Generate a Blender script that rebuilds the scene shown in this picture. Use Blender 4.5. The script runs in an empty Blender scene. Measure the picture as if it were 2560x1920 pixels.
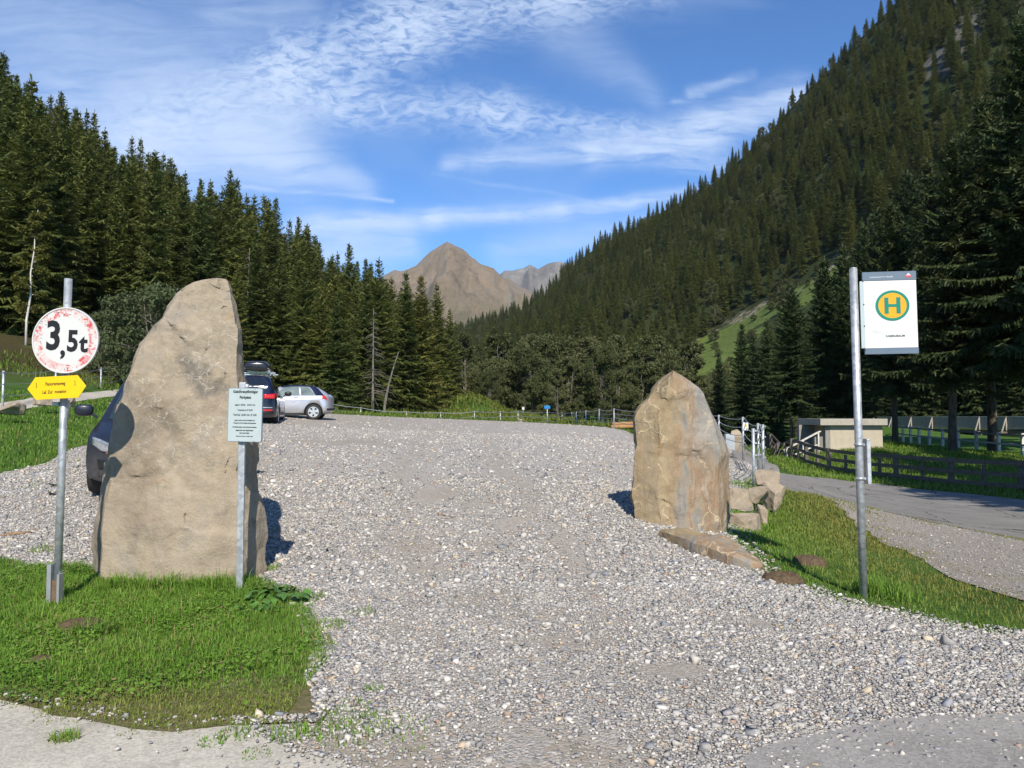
import bpy, bmesh, math, random
import numpy as np
from mathutils import Vector, Matrix, noise
from mathutils.geometry import delaunay_2d_cdt
R = math.radians
scn = bpy.context.scene
COL = scn.collection

# ------------------------------------------------------------------ camera, light, sky
FPX = 1934.0                      # focal length in pixels of the 2560 px wide photograph
PITCH = math.atan((1042 - 960) / FPX)
CAM = Vector((0.0, 0.0, 1.6))
cd = bpy.data.cameras.new("camera")
cd.sensor_width = 36.0
cd.lens = 36.0 * FPX / 2560
cd.clip_start = 0.05
cd.clip_end = 20000
cam = bpy.data.objects.new("camera", cd)
COL.objects.link(cam)
cam.location = CAM
cam.rotation_euler = (R(90) + PITCH, 0, 0)
scn.camera = cam
scn.view_settings.view_transform = 'Standard'
scn.view_settings.look = 'None'
scn.view_settings.exposure = 0.45
scn.view_settings.gamma = 1.0
scn.cycles.max_bounces = 6
scn.cycles.transparent_max_bounces = 8
scn.cycles.use_adaptive_sampling = True
scn.cycles.adaptive_threshold = 0.01

SUN_DIR = Vector((-0.10, 0.80, -0.68)).normalized()    # direction the light travels
SUN_EL = math.asin(-SUN_DIR.z)
sd = bpy.data.lights.new("sun", 'SUN')
sd.energy = 4.6
sd.angle = R(0.53)
sd.color = (1.0, 0.91, 0.78)
sun = bpy.data.objects.new("sun", sd)
COL.objects.link(sun)
sun.rotation_euler = SUN_DIR.to_track_quat('-Z', 'Y').to_euler()
sun.location = (0, -30, 40)


random.seed(12)


def nvec(p):
    p = Vector(p)
    return Vector((noise.noise(p + Vector((11.3, 0, 0))), noise.noise(p + Vector((0, 23.1, 5.2))), noise.noise(p + Vector((3.7, 1.9, 41.3)))))


def ray(px, py):
    dx = (px - 1280) / FPX
    dy = (960 - py) / FPX
    c, s = math.cos(PITCH), math.sin(PITCH)
    return Vector((dx, c - dy * s, s + dy * c))


def P(px, py, Y):
    d = ray(px, py)
    return CAM + d * (Y / d.y)


class NT:
    """small helper that adds and wires shader nodes"""
    def __init__(self, tree):
        self.t = tree
        tree.nodes.clear()

    def n(self, typ, **kw):
        nd = self.t.nodes.new(typ)
        for k, v in kw.items():
            setattr(nd, k, v)
        return nd

    def put(self, sock, v):
        if v is None:
            return
        if hasattr(v, 'is_output'):
            self.t.links.new(v, sock)
        elif isinstance(v, (tuple, list)) and sock.type == 'RGBA' and len(v) == 3:
            sock.default_value = (*v, 1)
        else:
            sock.default_value = v

    def m(self, op, a, b=0.0, c=0.0, clamp=False):
        nd = self.n('ShaderNodeMath', operation=op, use_clamp=clamp)
        self.put(nd.inputs[0], a); self.put(nd.inputs[1], b); self.put(nd.inputs[2], c)
        return nd.outputs[0]

    def v(self, op, a, b=(0, 0, 0), s=None):
        nd = self.n('ShaderNodeVectorMath', operation=op)
        self.put(nd.inputs[0], a); self.put(nd.inputs[1], b)
        if s is not None:
            self.put(nd.inputs['Scale'], s)
        return nd.outputs['Value'] if op in ('LENGTH', 'DOT_PRODUCT', 'DISTANCE') else nd.outputs[0]

    def mix(self, f, a, b, blend='MIX'):
        nd = self.n('ShaderNodeMix', data_type='RGBA', blend_type=blend)
        nd.clamp_factor = True
        self.put(nd.inputs[0], f); self.put(nd.inputs[6], a); self.put(nd.inputs[7], b)
        return nd.outputs[2]

    def noise(self, vec, scale=5, detail=4, rough=0.55, dist=0.0):
        nd = self.n('ShaderNodeTexNoise')
        self.put(nd.inputs['Vector'], vec); self.put(nd.inputs['Scale'], scale)
        nd.inputs['Detail'].default_value = detail
        nd.inputs['Roughness'].default_value = rough
        nd.inputs['Distortion'].default_value = dist
        return nd.outputs['Fac'], nd.outputs['Color']

    def vor(self, vec, scale=5, feature='F1', rand=1.0):
        nd = self.n('ShaderNodeTexVoronoi', feature=feature)
        self.put(nd.inputs['Vector'], vec); self.put(nd.inputs['Scale'], scale)
        nd.inputs['Randomness'].default_value = rand
        return nd

    def ramp(self, f, stops, interp='LINEAR'):
        nd = self.n('ShaderNodeValToRGB')
        nd.color_ramp.interpolation = interp
        el = nd.color_ramp.elements
        while len(el) < len(stops):
            el.new(0.5)
        for e, (p, c) in zip(el, stops):
            e.position = p
            e.color = (*c, 1) if len(c) == 3 else c
        self.put(nd.inputs[0], f)
        return nd.outputs[0]

    def rng(self, f, a, b, c=0.0, d=1.0, smooth=False):
        nd = self.n('ShaderNodeMapRange', clamp=True)
        if smooth:
            nd.interpolation_type = 'SMOOTHSTEP'
        self.put(nd.inputs[0], f)
        for i, x in enumerate((a, b, c, d)):
            self.put(nd.inputs[i + 1], x)
        return nd.outputs[0]

    def coord(self, which='Object'):
        return self.n('ShaderNodeTexCoord').outputs[which]

    def scale(self, vec, s):
        nd = self.n('ShaderNodeMapping')
        self.put(nd.inputs[0], vec)
        nd.inputs['Scale'].default_value = s
        return nd.outputs[0]

    def attr(self, name):
        return self.n('ShaderNodeAttribute', attribute_name=name)

    def bump(self, h, strength=0.5, dist=0.02):
        nd = self.n('ShaderNodeBump')
        nd.inputs['Strength'].default_value = strength
        nd.inputs['Distance'].default_value = dist
        self.put(nd.inputs['Height'], h)
        return nd.outputs[0]

    def out(self, col, rough=0.8, metal=0.0, normal=None, spec=0.5, coat=0.0, **kw):
        b = self.n('ShaderNodeBsdfPrincipled')
        self.put(b.inputs['Base Color'], col)
        self.put(b.inputs['Roughness'], rough)
        self.put(b.inputs['Metallic'], metal)
        self.put(b.inputs['Specular IOR Level'], spec)
        self.put(b.inputs['Coat Weight'], coat)
        if normal is not None:
            self.put(b.inputs['Normal'], normal)
        for k, v in kw.items():
            self.put(b.inputs[k], v)
        o = self.n('ShaderNodeOutputMaterial')
        self.t.links.new(b.outputs[0], o.inputs[0])
        return b


def mat(name):
    m = bpy.data.materials.new(name)
    m.use_nodes = True
    return m, NT(m.node_tree)


# ---- world: clear blue Nishita sky with a cirrus layer laid out on world directions
def make_world():
    w = bpy.data.worlds.new("World")
    scn.world = w
    w.use_nodes = True
    T = NT(w.node_tree)
    sky = T.n('ShaderNodeTexSky', sky_type='NISHITA')
    sky.sun_disc = False
    sky.sun_elevation = SUN_EL
    # rotation 0 puts the sun towards +Y; our sun stands behind the camera
    sky.sun_rotation = math.atan2(-SUN_DIR.x, -SUN_DIR.y)
    sky.altitude = 1300
    sky.air_density = 1.0
    sky.dust_density = 0.3
    sky.ozone_density = 2.5
    d = T.coord('Generated')
    sp = T.n('ShaderNodeSeparateXYZ'); T.put(sp.inputs[0], d)
    yy = T.m('MAXIMUM', sp.outputs[1], 0.05)
    u = T.m('DIVIDE', sp.outputs[0], yy)
    v = T.m('DIVIDE', sp.outputs[2], yy)
    cb = T.n('ShaderNodeCombineXYZ'); T.put(cb.inputs[0], u); T.put(cb.inputs[1], v)
    p0 = cb.outputs[0]
    warp = T.noise(p0, 5.5, 4, 0.6)[1]
    warp = T.v('SUBTRACT', warp, (0.5, 0.5, 0.5))
    p1 = T.v('ADD', p0, T.v('SCALE', warp, s=0.045))

    def uv(px, py):
        r = ray(px, py)
        return (r.x / r.y, r.z / r.y, 0)
    total = None

    def add(x):
        nonlocal total
        total = x if total is None else T.m('ADD', total, x)

    def seg(a, b, w, amt, wb=None, p=p1):
        A, B = uv(*a), uv(*b)
        ba = (B[0] - A[0], B[1] - A[1], 0)
        l2 = ba[0] ** 2 + ba[1] ** 2 + 1e-9
        pa = T.v('SUBTRACT', p, A)
        h = T.m('DIVIDE', T.v('DOT_PRODUCT', pa, ba), l2, clamp=True)
        dd = T.v('LENGTH', T.v('SUBTRACT', pa, T.v('SCALE', ba, s=h)))
        wb = wb or w
        ww = T.m('MULTIPLY_ADD', h, (wb - w) / FPX, w / FPX)
        q = T.m('DIVIDE', dd, ww)
        g = T.m('EXPONENT', T.m('MULTIPLY', T.m('MULTIPLY', q, q), -1.0))
        return T.m('MULTIPLY', g, amt)
    # fine textures: fibres running up-right, ripples across, soft billow
    sc1 = T.n('ShaderNodeMapping'); T.put(sc1.inputs[0], p1)
    sc1.inputs['Rotation'].default_value = (0, 0, R(-24)); sc1.inputs['Scale'].default_value = (9, 62, 1)
    fibre = T.noise(sc1.outputs[0], 1.0, 7, 0.62, 0.6)[0]
    sc2 = T.n('ShaderNodeMapping'); T.put(sc2.inputs[0], p1)
    sc2.inputs['Rotation'].default_value = (0, 0, R(52)); sc2.inputs['Scale'].default_value = (44, 105, 1)
    ripple = T.noise(sc2.outputs[0], 1.0, 4, 0.62, 0.8)[0]
    billow = T.noise(p1, 11.0, 10, 0.72, 0.4)[0]
    veil = T.noise(T.scale(p0, (2.0, 5.0, 1)), 1.0, 5, 0.55, 0.4)[0]
    soft = None
    for s in [((-80, 120), (380, 170), 230, .34), ((150, 330), (330, 390), 150, .42),
              ((430, 360), (680, 330), 150, .74, 130), ((620, 360), (900, 470), 80, .55, 35),
              ((780, 640), (1010, 610), 90, .62, 45), ((1250, 640), (1640, 560), 45, .30, 40),
              ((1420, 90), (1640, 240), 75, .22, 30), ((550, 30), (760, 0), 60, .25)]:
        x = seg(*s)
        soft = x if soft is None else T.m('ADD', soft, x)
    soft = T.m('MULTIPLY', soft, T.rng(T.m('ADD', T.m('MULTIPLY', fibre, .85), T.m('MULTIPLY', billow, .22)), .36, .70, .42, 1.12))
    rip = None
    for s in [((350, 330), (720, 170), 90, .55, 75), ((720, 170), (1010, 70), 75, .62, 85),
              ((1010, 60), (1420, -30), 85, .62, 70), ((1420, -20), (1640, -60), 60, .4),
              ((830, 255), (1250, 290), 45, .48, 50), ((1250, 295), (1660, 325), 50, .46, 25),
              ((700, 250), (900, 200), 60, .3)]:
        x = seg(*s)
        rip = x if rip is None else T.m('ADD', rip, x)
    rip = T.m('MULTIPLY', rip, T.rng(T.m('ADD', T.m('MULTIPLY', ripple, .85), T.m('MULTIPLY', billow, .25)), .44, .68, .18, 1.35))
    p2 = T.v('ADD', p0, T.v('SCALE', warp, s=0.025))
    str_ = None
    for s in [((1120, 408), (1480, 372), 22, .5, 30), ((1480, 378), (1760, 330), 34, .72, 48), ((1740, 330), (1990, 235), 50, .7, 40),
              ((1600, 390), (1900, 420), 25, .4, 30),
              ((740, 575), (1090, 545), 30, .62, 22), ((1080, 548), (1400, 525), 20, .72, 20), ((1400, 525), (1760, 480), 20, .62, 16),
              ((610, 470), (980, 503), 6, .34, 5), ((1080, 432), (1480, 500), 6, .12, 5),
              ((1730, 225), (1880, 180), 14, .32, 12), ((1690, 250), (1760, 235), 10, .25)]:
        x = seg(*s, p=p2)
        str_ = x if str_ is None else T.m('ADD', str_, x)
    str_ = T.m('MULTIPLY', str_, T.rng(T.m('ADD', T.m('MULTIPLY', billow, .4), T.m('MULTIPLY', fibre, .7)), .42, .68, .2, 1.4))
    # elsewhere in the sky a thin veil so other directions are not bare
    vv = T.m('MULTIPLY', T.rng(veil, .5, .8, 0, .22), 1.0)
    dens = T.m('ADD', T.m('ADD', soft, rip), T.m('ADD', str_, vv))
    dens = T.m('MULTIPLY', dens, T.rng(sp.outputs[2], 0.0, 0.06))
    dens = T.m('SUBTRACT', 1.0, T.m('EXPONENT', T.m('MULTIPLY', dens, -1.35)))
    deep = T.mix(1.0, sky.outputs[0], (0.54, 0.90, 1.25), 'MULTIPLY')
    col = T.mix(T.m('MULTIPLY', dens, 0.95), deep, (5.2, 6.2, 7.8))
    bg = T.n('ShaderNodeBackground')
    T.put(bg.inputs[0], col)
    bg.inputs[1].default_value = 0.104
    o = T.n('ShaderNodeOutputWorld')
    T.t.links.new(bg.outputs[0], o.inputs[0])


make_world()


# ------------------------------------------------------------------ object helpers
def tag(o, label=None, cat=None, group=None, kind=None):
    if label: o['label'] = label
    if cat: o['category'] = cat
    if group: o['group'] = group
    if kind: o['kind'] = kind
    return o


def thing(name, label, cat, loc=(0, 0, 0), rot=(0, 0, 0), group=None):
    o = bpy.data.objects.new(name, None)
    o.empty_display_size = 0.2
    COL.objects.link(o)
    o.location = loc
    o.rotation_euler = rot
    return tag(o, label, cat, group)


def link_mesh(name, me, m=None, parent=None, loc=None):
    o = bpy.data.objects.new(name, me)
    if m is not None:
        for x in (m if isinstance(m, (list, tuple)) else [m]):
            me.materials.append(x)
    COL.objects.link(o)
    if parent is not None:
        o.parent = parent
    if loc is not None:
        o.location = loc
    return o


class MB:
    """collects simple shapes into one mesh"""
    def __init__(self):
        self.v, self.f, self.s = [], [], []

    def add(self, vs, fs, smooth=False):
        b = len(self.v)
        self.v += [tuple(x) for x in vs]
        self.f += [tuple(i + b for i in q) for q in fs]
        self.s += [smooth] * len(fs)
        return self

    def box(self, c, size, rot=None):
        hx, hy, hz = (s / 2 for s in size)
        vs = [Vector((x, y, z)) for z in (-hz, hz) for y in (-hy, hy) for x in (-hx, hx)]
        if rot is not None:
            Mx = rot if isinstance(rot, Matrix) else Matrix.Rotation(rot, 3, 'Z')
            vs = [Mx @ q for q in vs]
        c = Vector(c)
        return self.add([q + c for q in vs],
                        [(0, 2, 3, 1), (4, 5, 7, 6), (0, 1, 5, 4), (2, 6, 7, 3), (0, 4, 6, 2), (1, 3, 7, 5)])

    def bar(self, a, b, w, h, up=(0, 0, 1)):
        a, b = Vector(a), Vector(b)
        d = (b - a); L = d.length; d.normalize()
        s = d.cross(Vector(up))
        if s.length < 1e-4:
            s = Vector((1, 0, 0))
        s.normalize(); u = s.cross(d)
        return self.box((a + b) / 2, (w, L, h), Matrix((s, d, u)).transposed())

    def tube(self, pts, r, n=10, cap=True):
        pts = [Vector(p) for p in pts]
        rs = r if isinstance(r, (list, tuple)) else [r] * len(pts)
        vs, fs = [], []
        for i, p in enumerate(pts):
            d = (pts[min(i + 1, len(pts) - 1)] - pts[max(i - 1, 0)]).normalized()
            ref = Vector((0, 0, 1)) if abs(d.z) < 0.9 else Vector((1, 0, 0))
            s = d.cross(ref).normalized(); u = s.cross(d)
            for k in range(n):
                a = 2 * math.pi * k / n
                vs.append(p + (s * math.cos(a) + u * math.sin(a)) * rs[i])
        for i in range(len(pts) - 1):
            for k in range(n):
                k2 = (k + 1) % n
                fs.append((i * n + k, i * n + k2, (i + 1) * n + k2, (i + 1) * n + k))
        self.add(vs, fs, True)
        if cap:
            b = len(self.v) - len(vs)
            self.f += [tuple(b + k for k in range(n))[::-1], tuple(b + (len(pts) - 1) * n + k for k in range(n))]
            self.s += [False, False]
        return self

    def prism(self, poly, y0, y1):
        """polygon in x,z extruded from y0 (front) to y1"""
        n = len(poly)
        vs = [(x, y0, z) for x, z in poly] + [(x, y1, z) for x, z in poly]
        fs = [tuple(range(n)), tuple(range(2 * n - 1, n - 1, -1))]
        fs += [(i, i + n, (i + 1) % n + n, (i + 1) % n) for i in range(n)]
        return self.add(vs, fs)

    def build(self, name, m=None, parent=None, origin=(0, 0, 0), loc=None, bevel=0):
        me = bpy.data.meshes.new(name)
        o = Vector(origin)
        me.from_pydata([Vector(q) - o for q in self.v], [], self.f)
        me.polygons.foreach_set('use_smooth', self.s)
        me.update()
        bm = bmesh.new(); bm.from_mesh(me)
        bmesh.ops.recalc_face_normals(bm, faces=bm.faces)
        if bevel:
            bmesh.ops.bevel(bm, geom=[e for e in bm.edges if e.is_manifold and e.calc_face_angle(0) > 0.6],
                            offset=bevel, segments=2, affect='EDGES', profile=0.6)
        bm.to_mesh(me); bm.free()
        return link_mesh(name, me, m, parent, loc)


def np_mesh(name, verts, faces, tint=None, smooth=False):
    """faces: (n,k) int array of one polygon size"""
    me = bpy.data.meshes.new(name)
    verts = np.asarray(verts, np.float32); faces = np.asarray(faces, np.int32)
    k = faces.shape[1]
    me.vertices.add(len(verts)); me.vertices.foreach_set('co', verts.ravel())
    me.loops.add(faces.size); me.loops.foreach_set('vertex_index', faces.ravel())
    me.polygons.add(len(faces))
    me.polygons.foreach_set('loop_start', np.arange(0, faces.size, k, dtype=np.int32))
    if smooth:
        me.polygons.foreach_set('use_smooth', np.ones(len(faces), bool))
    if tint is not None:
        a = me.color_attributes.new('tint', 'FLOAT_COLOR', 'POINT')
        t = np.ones((len(verts), 4), np.float32); t[:, :3] = tint
        a.data.foreach_set('color', t.ravel())
    me.update(); me.validate()
    return me


# ------------------------------------------------------------------ terrain
CP = []


def cp(px, py, Y):
    q = P(px, py, Y); CP.append((q.x, q.y, q.z))


for q in [(-12, -6, 0), (0, -6, 0), (12, -6, -.1), (-7, 0, 0), (0, 0, 0), (6, 0, 0), (-3, 3.5, 0), (0, 3.5, 0), (3, 3.5, 0),
          (-6, 5, 0), (-4, 6.5, .0), (-2.4, 6.6, .02), (0, 6, .0), (1.6, 6, 0), (3.16, 6.95, 0), (3.7, 5.6, 0), (6, 5, -.03),
          (9, 4, -.1), (-3.6, 7.4, .04), (-2.5, 7.4, .04), (12, 8, -.55), (16, 5, -.6), (22, 12, -.9), (14, -2, -.3)]:
    CP.append(q)
for q in [(0, 1415, 7.8), (-300, 1400, 8.0), (0, 1300, 9.6), (230, 1225, 10.9), (0, 1190, 12), (205, 1120, 14), (200, 1010, 24), (10, 1024, 21),
          (-400, 1015, 21), (300, 985, 32), (0, 990, 24), (0, 930, 32), (100, 840, 45), (-500, 800, 40), (400, 985, 45), (530, 930, 62),
          (850, 1050, 34), (783, 1052, 31), (690, 1066, 25), (500, 1090, 20), (1000, 1054, 34), (1200, 1060, 35), (1400, 1065, 40),
          (1535, 1069, 44), (1100, 1200, 12.5), (800, 1200, 12.5), (1450, 1200, 12.2), (1585, 1272, 9.9), (1820, 1345, 9.6), (1100, 1350, 9), (700, 1350, 8.9), (1450, 1350, 8.8),
          (1100, 1105, 21), (1500, 1115, 20), (1250, 1052, 60), (1000, 1045, 60), (1500, 1065, 62), (1300, 1045, 85), (1100, 1030, 90),
          (1883, 1213, 15), (1907, 1182, 17.7), (1857, 1142, 22), (1797, 1100, 28), (1850, 1290, 12.2),
          (2560, 1345, 14.7), (1945, 1226, 25), (2560, 1250, 22.3), (1940, 1187, 32), (2200, 1262, 20.5), (2300, 1240, 25),
          (1935, 1170, 42), (1925, 1140, 60), (2000, 1300, 13), (2010, 1250, 18.5), (1900, 1330, 11.0), (2400, 1450, 8.5), (2200, 1400, 9.3),
          (2520, 1226, 25.2), (2100, 1185, 33), (2200, 1102, 42), (2400, 1128, 41), (2600, 1150, 38), (2040, 1140, 38.5), (2080, 1122, 40), (2060, 1118, 46),
          (2400, 1100, 62), (2700, 1100, 62), (2200, 1085, 80), (2450, 1085, 82), (2800, 1150, 45), (2000, 1090, 80), (1800, 1070, 90), (1600, 1065, 90),
          (2000, 1060, 120), (2600, 1055, 110), (1500, 1050, 150), (1150, 1030, 150),
          (0, 467, 120), (500, 780, 140), (950, 945, 165), (250, 630, 128), (-600, 250, 110), (0, 560, 250), (500, 850, 260), (900, 980, 300), (700, 960, 75), (880, 1015, 75),
          (700, 870, 150), (0, 700, 70), (250, 850, 70), (-600, 620, 60)]:
    cp(*q)
CPA = np.array(CP)
_n = len(CPA)
_D = np.linalg.norm(CPA[:, None, :2] - CPA[None, :, :2], axis=2)
_A = np.zeros((_n + 3, _n + 3)); _A[:_n, :_n] = _D - 0.25 * np.eye(_n)
_A[:_n, _n] = 1; _A[:_n, _n + 1:_n + 3] = CPA[:, :2]; _A[_n:, :_n] = _A[:_n, _n:].T
_W = np.linalg.solve(_A, np.concatenate([CPA[:, 2], np.zeros(3)]))
BUMPS = [(P(1185, 1000, 80).x, 82.0, 1.5, 3.0, 5.0), (P(1150, 1000, 78).x, 79.0, .9, 2.6, 3.5), (P(1225, 1000, 84).x, 85.0, .6, 2.2, 4.0), (P(1270, 1040, 70).x, 72.0, .7, 4.0, 3.0)]


def h(x, y):
    """terrain height, numpy arrays or floats"""
    x = np.asarray(x, float); y = np.asarray(y, float)
    xs, ys = x.ravel(), y.ravel()
    out = np.empty(len(xs))
    for i in range(0, len(xs), 20000):
        a, b = xs[i:i + 20000, None], ys[i:i + 20000, None]
        d = np.sqrt((a - CPA[:, 0]) ** 2 + (b - CPA[:, 1]) ** 2 + 0.35)
        out[i:i + 20000] = d @ _W[:_n] + _W[_n] + xs[i:i + 20000] * _W[_n + 1] + ys[i:i + 20000] * _W[_n + 2]
    for bx, by, bh, sx, sy in BUMPS:
        out += bh * np.exp(-((xs - bx) / sx) ** 2 - ((ys - by) / sy) ** 2)
    return out.reshape(x.shape) if x.shape else float(out[0])


def H(x, y):
    return float(h(np.array([x]), np.array([y]))[0])


def G(px, py, y0=2.0, y1=130.0):
    """where the sight line of a photo pixel meets the ground"""
    d = ray(px, py)
    ts = np.exp(np.linspace(math.log(y0), math.log(y1), 1500))
    xs = CAM.x + d.x / d.y * ts; zs = CAM.z + d.z / d.y * ts
    below = np.nonzero(zs < h(xs, ts))[0]
    i = below[0] if len(below) else len(ts) - 1
    return Vector((xs[i], ts[i], H(xs[i], ts[i])))


def G2(px, py, **k):
    q = G(px, py, **k); return (q.x, q.y)


def inpoly(x, y, poly):
    x = np.asarray(x); y = np.asarray(y)
    c = np.zeros(x.shape, bool)
    n = len(poly)
    for i in range(n):
        (x1, y1), (x2, y2) = poly[i], poly[(i + 1) % n]
        if y1 == y2: continue
        k = ((y1 > y) != (y2 > y)) & (x < (x2 - x1) * (y - y1) / (y2 - y1) + x1)
        c ^= k
    return c


def edgedist(x, y, poly):
    x = np.asarray(x); y = np.asarray(y)
    best = np.full(x.shape, 1e9)
    n = len(poly)
    for i in range(n):
        (x1, y1), (x2, y2) = poly[i], poly[(i + 1) % n]
        dx, dy = x2 - x1, y2 - y1
        t = np.clip(((x - x1) * dx + (y - y1) * dy) / (dx * dx + dy * dy + 1e-9), 0, 1)
        best = np.minimum(best, np.hypot(x - x1 - t * dx, y - y1 - t * dy))
    return best


LOT = [(-9.6, 11.9), G2(0, 1190), G2(110, 1160), G2(205, 1118), (-8.2, 17), (-11, 21), (-14, 27), (-15, 36), (-7, 40), (0, 44), (4, 47), (6.0, 47.5), (6.3, 44),
       (7.4, 33), (7.9, 28), (6.9, 22), (6.0, 18.2), (5.1, 16.0), (4.1, 13.8), (3.2, 11.4), (2.72, 9.8), (2.6, 8.9), G2(1905, 1442), G2(2000, 1478), G2(2100, 1510), G2(2200, 1532), G2(2300, 1558), G2(2430, 1580), G2(2560, 1592),
       (4.9, 5.35), (8.5, 4.9), (8.5, 0.8), (-13, 0.8), (-13, 9)]
PATCH = [(-6.6, 7.95)] + [G2(*q) for q in [(-120, 1403), (0, 1412), (150, 1425), (240, 1434), (420, 1440), (560, 1462), (650, 1462), (735, 1492), (790, 1560), (812, 1640), (806, 1700), (840, 1775), (800, 1812), (700, 1822),
                                     (560, 1830), (430, 1842), (340, 1836), (250, 1815), (150, 1795), (60, 1772), (0, 1762), (-120, 1745)]] + [(-6.0, 4.3)]
APRON = [(-9, 0.4), (-9, 4.0)] + [G2(*q) for q in [(-120, 1705), (0, 1722), (60, 1736), (150, 1758), (250, 1778), (340, 1796), (430, 1802), (560, 1800), (640, 1815), (700, 1868), (830, 1905), (930, 1945)]] + [(-.5, 2.6), (-.2, 0.4)]
ASPH = [(.9, 0.4), (1.0, 2.9)] + [G2(*q) for q in [(1850, 1912), (1900, 1882), (2010, 1852), (2120, 1828), (2250, 1808), (2400, 1795), (2560, 1790)]] + [(6.5, 3.5), (9.5, 3.1), (9.5, 0.4)]
NEARE = [(2060, 1244), (2144, 1262), (2225, 1284), (2350, 1311), (2480, 1336), (2560, 1350)]
ROAD = [(12.6, 62), (11.3, 46)] + [G2(1900, 1222), ] + [G2(1950, 1226), G2(2000, 1234)] + [G2(*q) for q in NEARE] + [(10.4, 12.0), (10.8, 8), (11, 1), (11, -8), (16.4, -8), (16.4, 4), (16.2, 12), (15.7, 18)] + \
       [G2(2560, 1252), G2(2400, 1234), G2(2200, 1212), G2(2080, 1199), G2(2000, 1192), G2(1950, 1186), (13.6, 42), (15.6, 62)]
LAYBY = [G2(*q) for q in NEARE] + [(10.3, 12.0), (10.6, 8), (10.4, 6.0), (8, 6.2)] + [G2(*q) for q in [(2660, 1530), (2560, 1505), (2470, 1480), (2380, 1452), (2330, 1418), (2270, 1385), (2225, 1366), (2180, 1340), (2135, 1310), (2110, 1278)]]
PATH = [(-30, 21.0), G2(-200, 1040), G2(0, 1036), G2(90, 1020), G2(180, 1008), G2(260, 996), G2(330, 989), (-17.0, 40), (-17.5, 50), (-19.6, 50), (-19, 40), G2(330, 975), G2(250, 981), G2(150, 989), G2(60, 1001), G2(0, 1010), G2(-200, 1016), (-30, 24)]


def wob(poly, step=0.35, amp=0.05, seed=0, keep=None):
    """resample an outline and give it an uneven edge"""
    out = []
    n = len(poly)
    for i in range(n):
        a, b = Vector(poly[i]), Vector(poly[(i + 1) % n])
        L = (b - a).length
        k = max(1, min(40, int(L / step)))
        for j in range(k):
            q = a.lerp(b, j / k)
            nn = nvec(Vector((q.x * 1.7, q.y * 1.7, seed))) * amp + nvec(Vector((q.x * 6, q.y * 6, seed + 9))) * amp * .5
            out.append((q.x + nn.x, q.y + nn.y))
    return out


def sheet(name, poly, m, dz, res, lim=None, bump=0.0, tint=None):
    P2 = [Vector(q) for q in poly]
    xs = [q[0] for q in poly]; ys = [q[1] for q in poly]
    pts = []
    y = min(ys)
    while y < max(ys):
        r = res * max(1.0, y / 12)
        x = min(xs)
        gx = np.arange(min(xs), max(xs), r) + random.uniform(0, r * .3)
        gy = np.full_like(gx, y)
        k = inpoly(gx, gy, poly) & (edgedist(gx, gy, poly) > r * .45)
        pts += [Vector((a, y)) for a in gx[k]]
        y += r
    n = len(P2)
    r_ = delaunay_2d_cdt(P2 + pts, [(i, (i + 1) % n) for i in range(n)], [list(range(n))], 1, 1e-4)
    vs, fs = r_[0], r_[2]
    xa = np.array([q.x for q in vs]); ya = np.array([q.y for q in vs])
    z = h(xa, ya) + dz * np.maximum(1, ya / 14)
    if bump:
        z += bump * np.array([noise.noise(Vector((a * .9, b * .9, 3))) for a, b in zip(xa, ya)]) * np.clip(edgedist(xa, ya, poly) / .4, 0, 1)
    me = bpy.data.meshes.new(name)
    me.from_pydata([(a, b, c) for a, b, c in zip(xa, ya, z)], [], [tuple(f) for f in fs])
    me.polygons.foreach_set('use_smooth', [True] * len(me.polygons))
    me.update()
    bm = bmesh.new(); bm.from_mesh(me)
    bmesh.ops.recalc_face_normals(bm, faces=bm.faces)
    if sum(f.normal.z for f in bm.faces) < 0:
        bmesh.ops.reverse_faces(bm, faces=bm.faces)
    bm.to_mesh(me); bm.free()
    if tint is not None:
        a = me.color_attributes.new('tint', 'FLOAT_COLOR', 'POINT')
        q = np.zeros((len(xa), 4), np.float32); q[:, 0] = tint(xa, ya); q[:, 3] = 1
        a.data.foreach_set('color', q.ravel())
    o = link_mesh(name, me, m)
    tag(o, kind='structure')
    return o


WORN = [G2(*q) + r for q, r in [((1090, 1365), (.75, .5)), ((1110, 1235), (.5, .7)), ((1200, 1262), (.45, .7)), ((1300, 1320), (.35, .5)), ((1240, 1500), (.55, .45)), ((1340, 1545), (.45, .35)), ((1420, 1600), (.55, .3)), ((900, 1105), (2.2, 2.2)), ((1060, 1420), (.35, .3)), ((1600, 1680), (.5, .2)), ((1850, 1560), (.35, .2))]]


def worn(x, y):
    out = np.zeros(np.shape(x))
    for a, b, rx, ry in WORN:
        out = np.maximum(out, np.exp(-((x - a) / rx) ** 2 - ((y - b) / ry) ** 2))
    nz = np.array([noise.noise(Vector((a * 2.3, b * 1.6, 5))) for a, b in zip(np.ravel(x), np.ravel(y))]).reshape(np.shape(x))
    # two faint wheel lanes running up into the lot
    for x0, x1 in ((.55, -1.1), (-1.0, -2.9)):
        c = np.interp(y, [3.5, 8, 14, 30], [x0 + .5, x0, (x0 + x1) / 2, x1])
        out = np.maximum(out, .62 * np.exp(-((x - c - .25 * nz) / .34) ** 2) * np.clip((y - 4) / 2, 0, 1))
    return np.clip(out * (1 + 1.2 * nz) * .95, 0, .85)


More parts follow.
